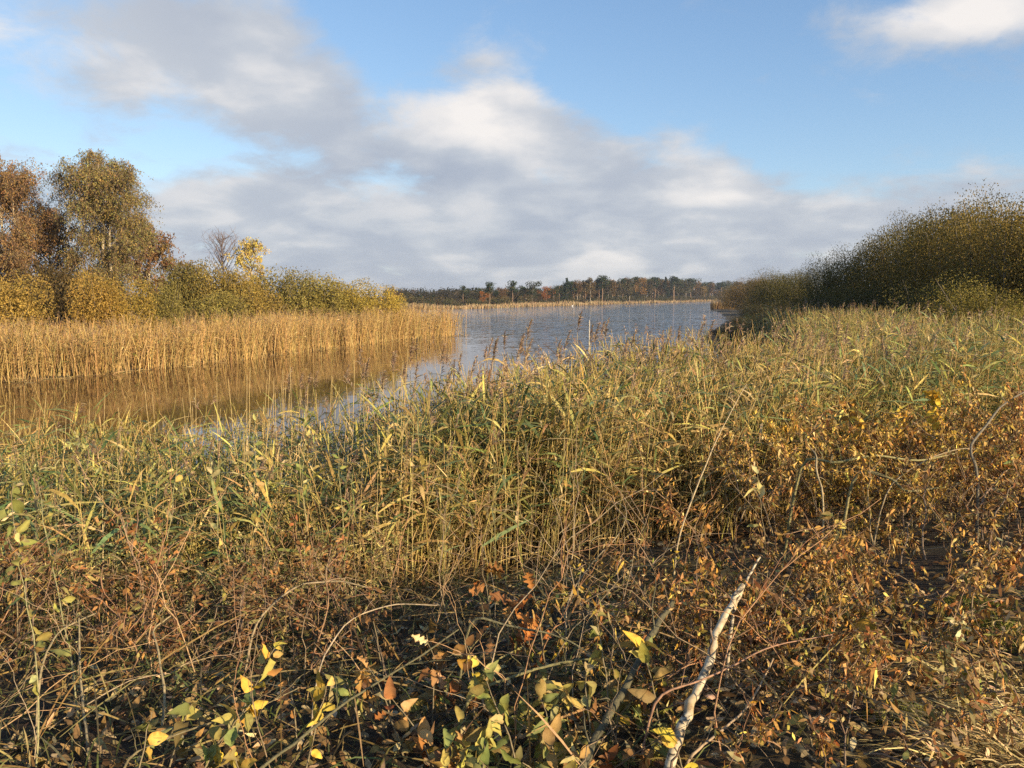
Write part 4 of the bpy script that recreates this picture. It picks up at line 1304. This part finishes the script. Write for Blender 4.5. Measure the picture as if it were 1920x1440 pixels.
limb('pale_twig', 'curved pale twig standing in the dark lower left', [(300, 1400, 2.9), (310, 1300, 3.1), (295, 1210, 3.3), (285, 1180, 3.4), (320, 1155, 3.5)], .006, .003, M_TWIG, (.32, .25, .13), knots=4)
limb('pale_twig', 'straight pale stem in the dark lower left', [(165, 1400, 2.8), (150, 1280, 3.1), (148, 1160, 3.4)], .006, .004, M_TWIG, (.32, .25, .13), knots=4)
limb('pale_twig', 'bowed pale stem left of the straight one', [(70, 1330, 2.95), (80, 1240, 3.1), (110, 1180, 3.3), (180, 1150, 3.5)], .005, .003, M_TWIG, (.32, .25, .13), knots=4)
limb('arched_twig', 'long arched twig in front of the straw reeds', [(480, 1160, 3.7), (560, 1095, 3.9), (640, 1090, 4.0), (720, 1110, 4.0)], .006, .003, M_TWIG, (.3, .23, .13), knots=5)
limb('arched_twig', 'hooked twig curving down in the dark foreground centre', [(585, 1330, 2.8), (600, 1240, 3.0), (650, 1160, 3.2), (740, 1130, 3.3), (820, 1135, 3.3)], .004, .002, M_TWIG, (.42, .32, .2), knots=3)
st = at(1105, 600, 11.5)
mb = MB(); mb.tubes(curve((st[0] - .03, 11.5, -.1), (st[0], 11.5, st[2]), 8, 0, .01), np.linspace(.006, .005, 8), (.62, .55, .42), 6)
tag(mb.build('pale_stake', M_TWIG), 'pale bare stalk standing upright before the lake beside the tallest reed', 'stalk')

# ------------------------------------------------------------------ leafy brush: prototypes and copies


def brush_proto(L, nt_, nlv, ls, pal, hang, arch=.12, lw=.42):
    root = obj('brush_branch', None)
    P = curve((0, 0, 0), (L, RNG.normal() * .15 * L, .22 * L), 12, arch, .09)
    mb = MB(); mb.tubes(P, np.linspace(.0075, .002, 12), (.26, .18, .11), 5); so = mb.build('stem', M_TWIG, root)
    pts = [P[3:]]
    for k in range(nt_):
        i = RNG.integers(2, 11)
        d = nrm(rnd(1)[0] + np.array([.5, 0, .5]))
        Q = curve(P[i], P[i] + d * L * random.uniform(.18, .45), 8, .08, .1)
        m2 = MB(); m2.tubes(Q, np.linspace(.0034, .0013, 8), (.28, .17, .10), 4); m2.build('twig', M_TWIG, so)
        pts.append(Q[2:])
    A = np.concatenate(pts)
    b = A[RNG.integers(0, len(A), nlv)] + rnd(nlv) * .013
    d = rnd(nlv) * .6 + np.array([0, 0, -hang])
    fo = MB()
    c = pick(pal, nlv, .32)
    fo.ribbons(b, d, ls * (.6 + .7 * RNG.random(nlv)), ls * lw * (.35 + .85 * RNG.random(nlv)), c, 4, np.clip(.5 * RNG.normal(size=nlv), -.9, .9), prof=np.array([.12, .8, 1, .6, .05]), tip=c * np.array([.85, .8, .8]))
    f = fo.build('foliage', M_DRY, root); tag(f, kind='stuff')
    return root


def field_of(protos, count, place, label, name, cat, group, tints, tones):
    used = set()
    for k in range(count):
        i = random.randrange(len(protos))
        o = protos[i] if i not in used else copy_tree(protos[i])
        used.add(i)
        o.name = name
        loc, rot, s = place(k)
        ti = random.randrange(len(tints))
        tag(o, label % tones[ti] + ' ' + where(*loc), cat, group)
        o.location, o.rotation_euler, o.scale = loc, rot, (s, s, s)
        tint(o, tints[ti])
    for i, pr in enumerate(protos):
        if i not in used:
            for ch in list(pr.children_recursive):
                bpy.data.objects.remove(ch)
            bpy.data.objects.remove(pr)


BRUSH = [(.45, 2.45), (1.25, 2.5), (1.75, 3.5), (2.7, 4.3), (5.2, 5.6), (9.5, 9.5), (10.5, 12.0), (7.0, 11.2), (4.4, 9.6), (2.8, 8.2), (1.8, 6.8), (1.25, 5.2), (.7, 3.8)]
BRUSHN = [(.30, 2.35), (1.35, 2.4), (1.7, 3.2), (1.9, 4.2), (1.1, 4.6), (.55, 3.6)]
bp = scatter(BRUSH, 400)
bp = bp[bp[:, 1] > 3.7][:270]
bpn = scatter(BRUSHN, 160)
bx = 960 + FPX * bpn[:, 0] / bpn[:, 1]
bpn = bpn[~((bx > 1130) & (bx < 1440) & (bpn[:, 1] < 3.15))][:60]
protosB = [brush_proto(random.uniform(.8, 1.4), 8, 340, .05, BRN[1:7] + ORANGE[1:2] + [(.54, .37, .13), (.52, .33, .09), (.60, .43, .17), (.50, .32, .08), (.46, .31, .09), (.26, .22, .07), (.58, .36, .08), (.64, .48, .22)], .7) for _ in range(9)]


def place_brush(k):
    x, y = bp[k]
    z = float(H(x, y))
    lift = random.random() ** .8 * (.22 + .40 * min(1, max(0, (y - 3) / 4)))
    a = random.uniform(-2.6, 2.6)
    return (x, y, z + lift), (random.uniform(-.5, .5), random.uniform(-.55, .15), a), random.uniform(.65, 1.05) * float(np.interp(y, [2.4, 3.6, 5.5], [.55, .68, .95]))


field_of(protosB, 270, place_brush, 'cut branch with small %s leaves', 'brush_branch', 'branch', 'dry cut branches in the right brush pile',
         [(1, 1, 1), (1.1, .95, .8), (.85, .85, .85), (1.15, 1.15, 1.0), (.95, .85, .75), (1.25, 1.25, .9)],
         ['brown', 'orange brown', 'dull dark brown', 'light tan', 'red brown', 'ochre'])
protosN = [brush_proto(random.uniform(.8, 1.3), 8, 150, .068, BRN + ORANGE[1:4] + YELL[2:] + YG[:2] + [(.50, .36, .15), (.46, .31, .12), (.56, .41, .19), (.20, .18, .06)], .7) for _ in range(6)]


def place_near(k):
    x, y = bpn[k]
    return (x, y, float(H(x, y)) + random.random() * .12), (random.uniform(-.5, .5), random.uniform(-.5, .1), random.uniform(-3, 3)), random.uniform(.4, .62)


field_of(protosN, 60, place_near, 'low branch with larger %s leaves', 'low_brush_branch', 'branch', 'low cut branches at the front of the brush pile',
         [(1, 1, 1), (1.1, .95, .8), (.8, .8, .8), (1.15, 1.15, 1.0), (.9, 1.0, .75)], ['brown', 'orange brown', 'dark brown', 'tan', 'olive brown'])
bp2 = scatter([(1.8, 6.0), (4, 6.8), (7.5, 8.2), (9.5, 11), (6.5, 10.8), (4.4, 9.4), (2.6, 8.2)], 120)
protosG = [brush_proto(random.uniform(.8, 1.3), 8, 240, .05, [(.60, .38, .06), (.54, .32, .06), (.46, .30, .08), (.58, .43, .11), (.50, .36, .1)], .5) for _ in range(4)]


def place_gold(k):
    x, y = bp2[k]
    return (x, y, float(H(x, y)) + random.uniform(.15, .6)), (random.uniform(-.5, .5), random.uniform(-.7, .0), random.uniform(-3, 3)), random.uniform(.6, 1.0)


field_of(protosG, 110, place_gold, 'cut branch with %s leaves', 'golden_brush_branch', 'branch', 'golden cut branches in the right brush pile', [(1, 1, 1), (.9, .85, .8), (1.1, 1.1, 1)], ['golden', 'dull gold', 'bright gold'])
# upright leafy shoots of the left and centre undergrowth
protosW = [brush_proto(random.uniform(.9, 1.2), 7, 150, .058, [(.22, .22, .08), (.32, .30, .11), (.18, .19, .07), (.46, .40, .17), (.26, .24, .09), (.52, .44, .2)], .1, .04, .28) for _ in range(6)]
bp3 = scatter([(-5.6, 4.6), (-3.2, 3.7), (-1.4, 4.0), (-.6, 5.2), (-.2, 6.4), (-2, 7.6), (-8.5, 7.8)], 230)


def place_weed(k):
    x, y = bp3[k]
    z = float(H(x, y))
    want = CAM_H - (np.interp(y, [3.7, 5, 6, 8], [.43, .30, .23, .165]) + random.uniform(0, .12)) * y
    s = min(max((want - z) / 1.05, .45), 1.35)
    return (x, y, z - .02), (random.gauss(0, .16), R(-78) + random.gauss(0, .14), random.uniform(-3.1, 3.1)), s


field_of(protosW, 215, place_weed, '%s leafy shoot', 'leafy_shoot', 'shoot', 'leafy shoots of the left undergrowth', [(1, 1, 1), (1.2, 1.1, .9), (.85, .9, .85), (1.3, 1.2, 1)], ['olive', 'yellow olive', 'dark green', 'pale olive'])
protosD = [brush_proto(random.uniform(.6, .9), 8, 150, .042, BRN[:4] + [(.15, .11, .05), (.2, .17, .06), (.13, .08, .04), (.22, .2, .07)], .6, .05, .5) for _ in range(4)]
bp4 = scatter([(-3.4, 3.4), (-1.3, 3.3), (-.7, 4.1), (-1.3, 5.0), (-3.6, 4.8)], 80)


def place_dry(k):
    x, y = bp4[k]
    return (x, y, float(H(x, y)) - .02), (random.gauss(0, .3), R(-65) + random.gauss(0, .3), random.uniform(-3.1, 3.1)), random.uniform(.5, .95)


field_of(protosD, 55, place_dry, 'withered shoot with %s leaves', 'withered_shoot', 'shoot', 'withered shoots of the left undergrowth', [(1, 1, 1), (1.15, 1.0, .9), (.85, .8, .8)], ['brown', 'light rust', 'dark brown'])

# bare twigs sticking out everywhere
def twig_proto(L):
    root = obj('bare_twig', None)
    P = curve((0, 0, 0), (L, RNG.normal() * .2 * L, .25 * L), 12, random.uniform(.02, .25), .09)
    mb = MB(); mb.tubes(P, np.linspace(.0034, .0011, 12), (.36, .27, .16), 5); so = mb.build('stem', M_TWIG, root)
    for k in range(4):
        i = RNG.integers(2, 10)
        m2 = MB(); m2.tubes(curve(P[i], P[i] + nrm(rnd(1)[0] + np.array([.7, 0, .3])) * L * random.uniform(.15, .4), 8, .1, .08), np.linspace(.0018, .0008, 8), (.36, .25, .15), 4)
        m2.build('side_twig', M_TWIG, so)
    return root


protosT = [twig_proto(random.uniform(.6, 1.3)) for _ in range(10)]
bp5 = np.concatenate([scatter([(-3.5, 2.5), (1.4, 2.5), (1.6, 5), (.4, 6.6), (-3.2, 5.5)], 110), scatter(BRUSH, 110)])


def place_twig(k):
    x, y = bp5[k]
    up = .35 if k >= 110 else .12
    return (x, y, float(H(x, y)) + random.uniform(0, up)), (random.gauss(0, .4), random.uniform(-1.3, .1), random.uniform(-3.1, 3.1)), random.uniform(.5, 1.0)


field_of(protosT, 220, place_twig, 'thin bare %s twig', 'bare_twig', 'twig', 'bare twigs in the undergrowth', [(1, 1, 1), (1.3, 1.1, .9), (.7, .65, .6), (1.1, .8, .65)], ['tan', 'pale', 'dark', 'reddish'])

# moss and tussocks at lower right
for (px, py, Y, r, lab) in ((1835, 1150, 4.3, .22, 'green moss cushion beside the dark hollow at right'), (1700, 1420, 2.9, .16, 'moss patch at the bottom right'), (1880, 1185, 4.0, .18, 'second moss cushion at the right edge')):
    c = at(px, py, Y)
    z = float(H(c[0], Y))
    m = 3400
    d = nrm(rnd(m)); d[:, 2] = np.abs(d[:, 2])
    mb = MB()
    hgt = max(.08, min(.3, c[2] - z))
    mb.ribbons(d * np.array([r, r, hgt]) * (.8 + .25 * RNG.random((m, 1))), d + rnd(m) * .5, .018, .004, pick([(.16, .17, .03), (.22, .21, .04), (.10, .12, .03)], m), 2, .2)
    t = thing('moss_cushion', lab, 'moss', (c[0], Y, z - .02))
    mb.build('moss', M_MOSS, t)
for (px, py, Y, lab, dirv) in ((1900, 1290, 3.0, 'straw coloured grass tussock combed flat at the right edge', (-.9, -.25, .35)), (1850, 1220, 3.5, 'dry grass tussock behind the flattened one', (-.8, .1, .5)), (1830, 1400, 2.6, 'tangle of dry grass in the bottom right corner', (-.6, .2, .4))):
    c = at(px, py, Y)
    z = float(H(c[0], Y))
    m = 420
    mb = MB()
    mb.ribbons(rnd(m) * np.array([.12, .10, .0]) + np.array([.1, 0, 0]), np.array(dirv) + rnd(m) * .28, .25 + .3 * RNG.random(m), .005, pick([(.50, .37, .16), (.42, .30, .12), (.58, .45, .22)], m), 4, .5)
    t = thing('grass_tussock', lab, 'grass', (c[0], Y, z))
    mb.build('blades', M_REED, t)

# ------------------------------------------------------------------ thin autumn haze over lake and shore
hz = MB()
x0, x1, y0, y1, z0, z1 = gx[0] - 20, gx[-1] + 20, gy[0] - 20, gy[-1] + 20, -4.0, 24.0
hz.add([(x0, y0, z0), (x1, y0, z0), (x1, y1, z0), (x0, y1, z0), (x0, y0, z1), (x1, y0, z1), (x1, y1, z1), (x0, y1, z1)],
       [(0, 3, 2, 1), (4, 5, 6, 7), (0, 1, 5, 4), (1, 2, 6, 5), (2, 3, 7, 6), (3, 0, 4, 7)], (1, 1, 1))
m, t, out = new_mat('haze_air')
pv = N(t, 'ShaderNodeVolumePrincipled')
pv.inputs['Color'].default_value = (.80, .88, 1.0, 1)
pv.inputs['Density'].default_value = .00022
pv.inputs['Anisotropy'].default_value = .2
link(t, pv.outputs[0], out.inputs['Volume'])
tag(hz.build('haze', m), 'thin pale haze over the lake', 'haze', kind='stuff')
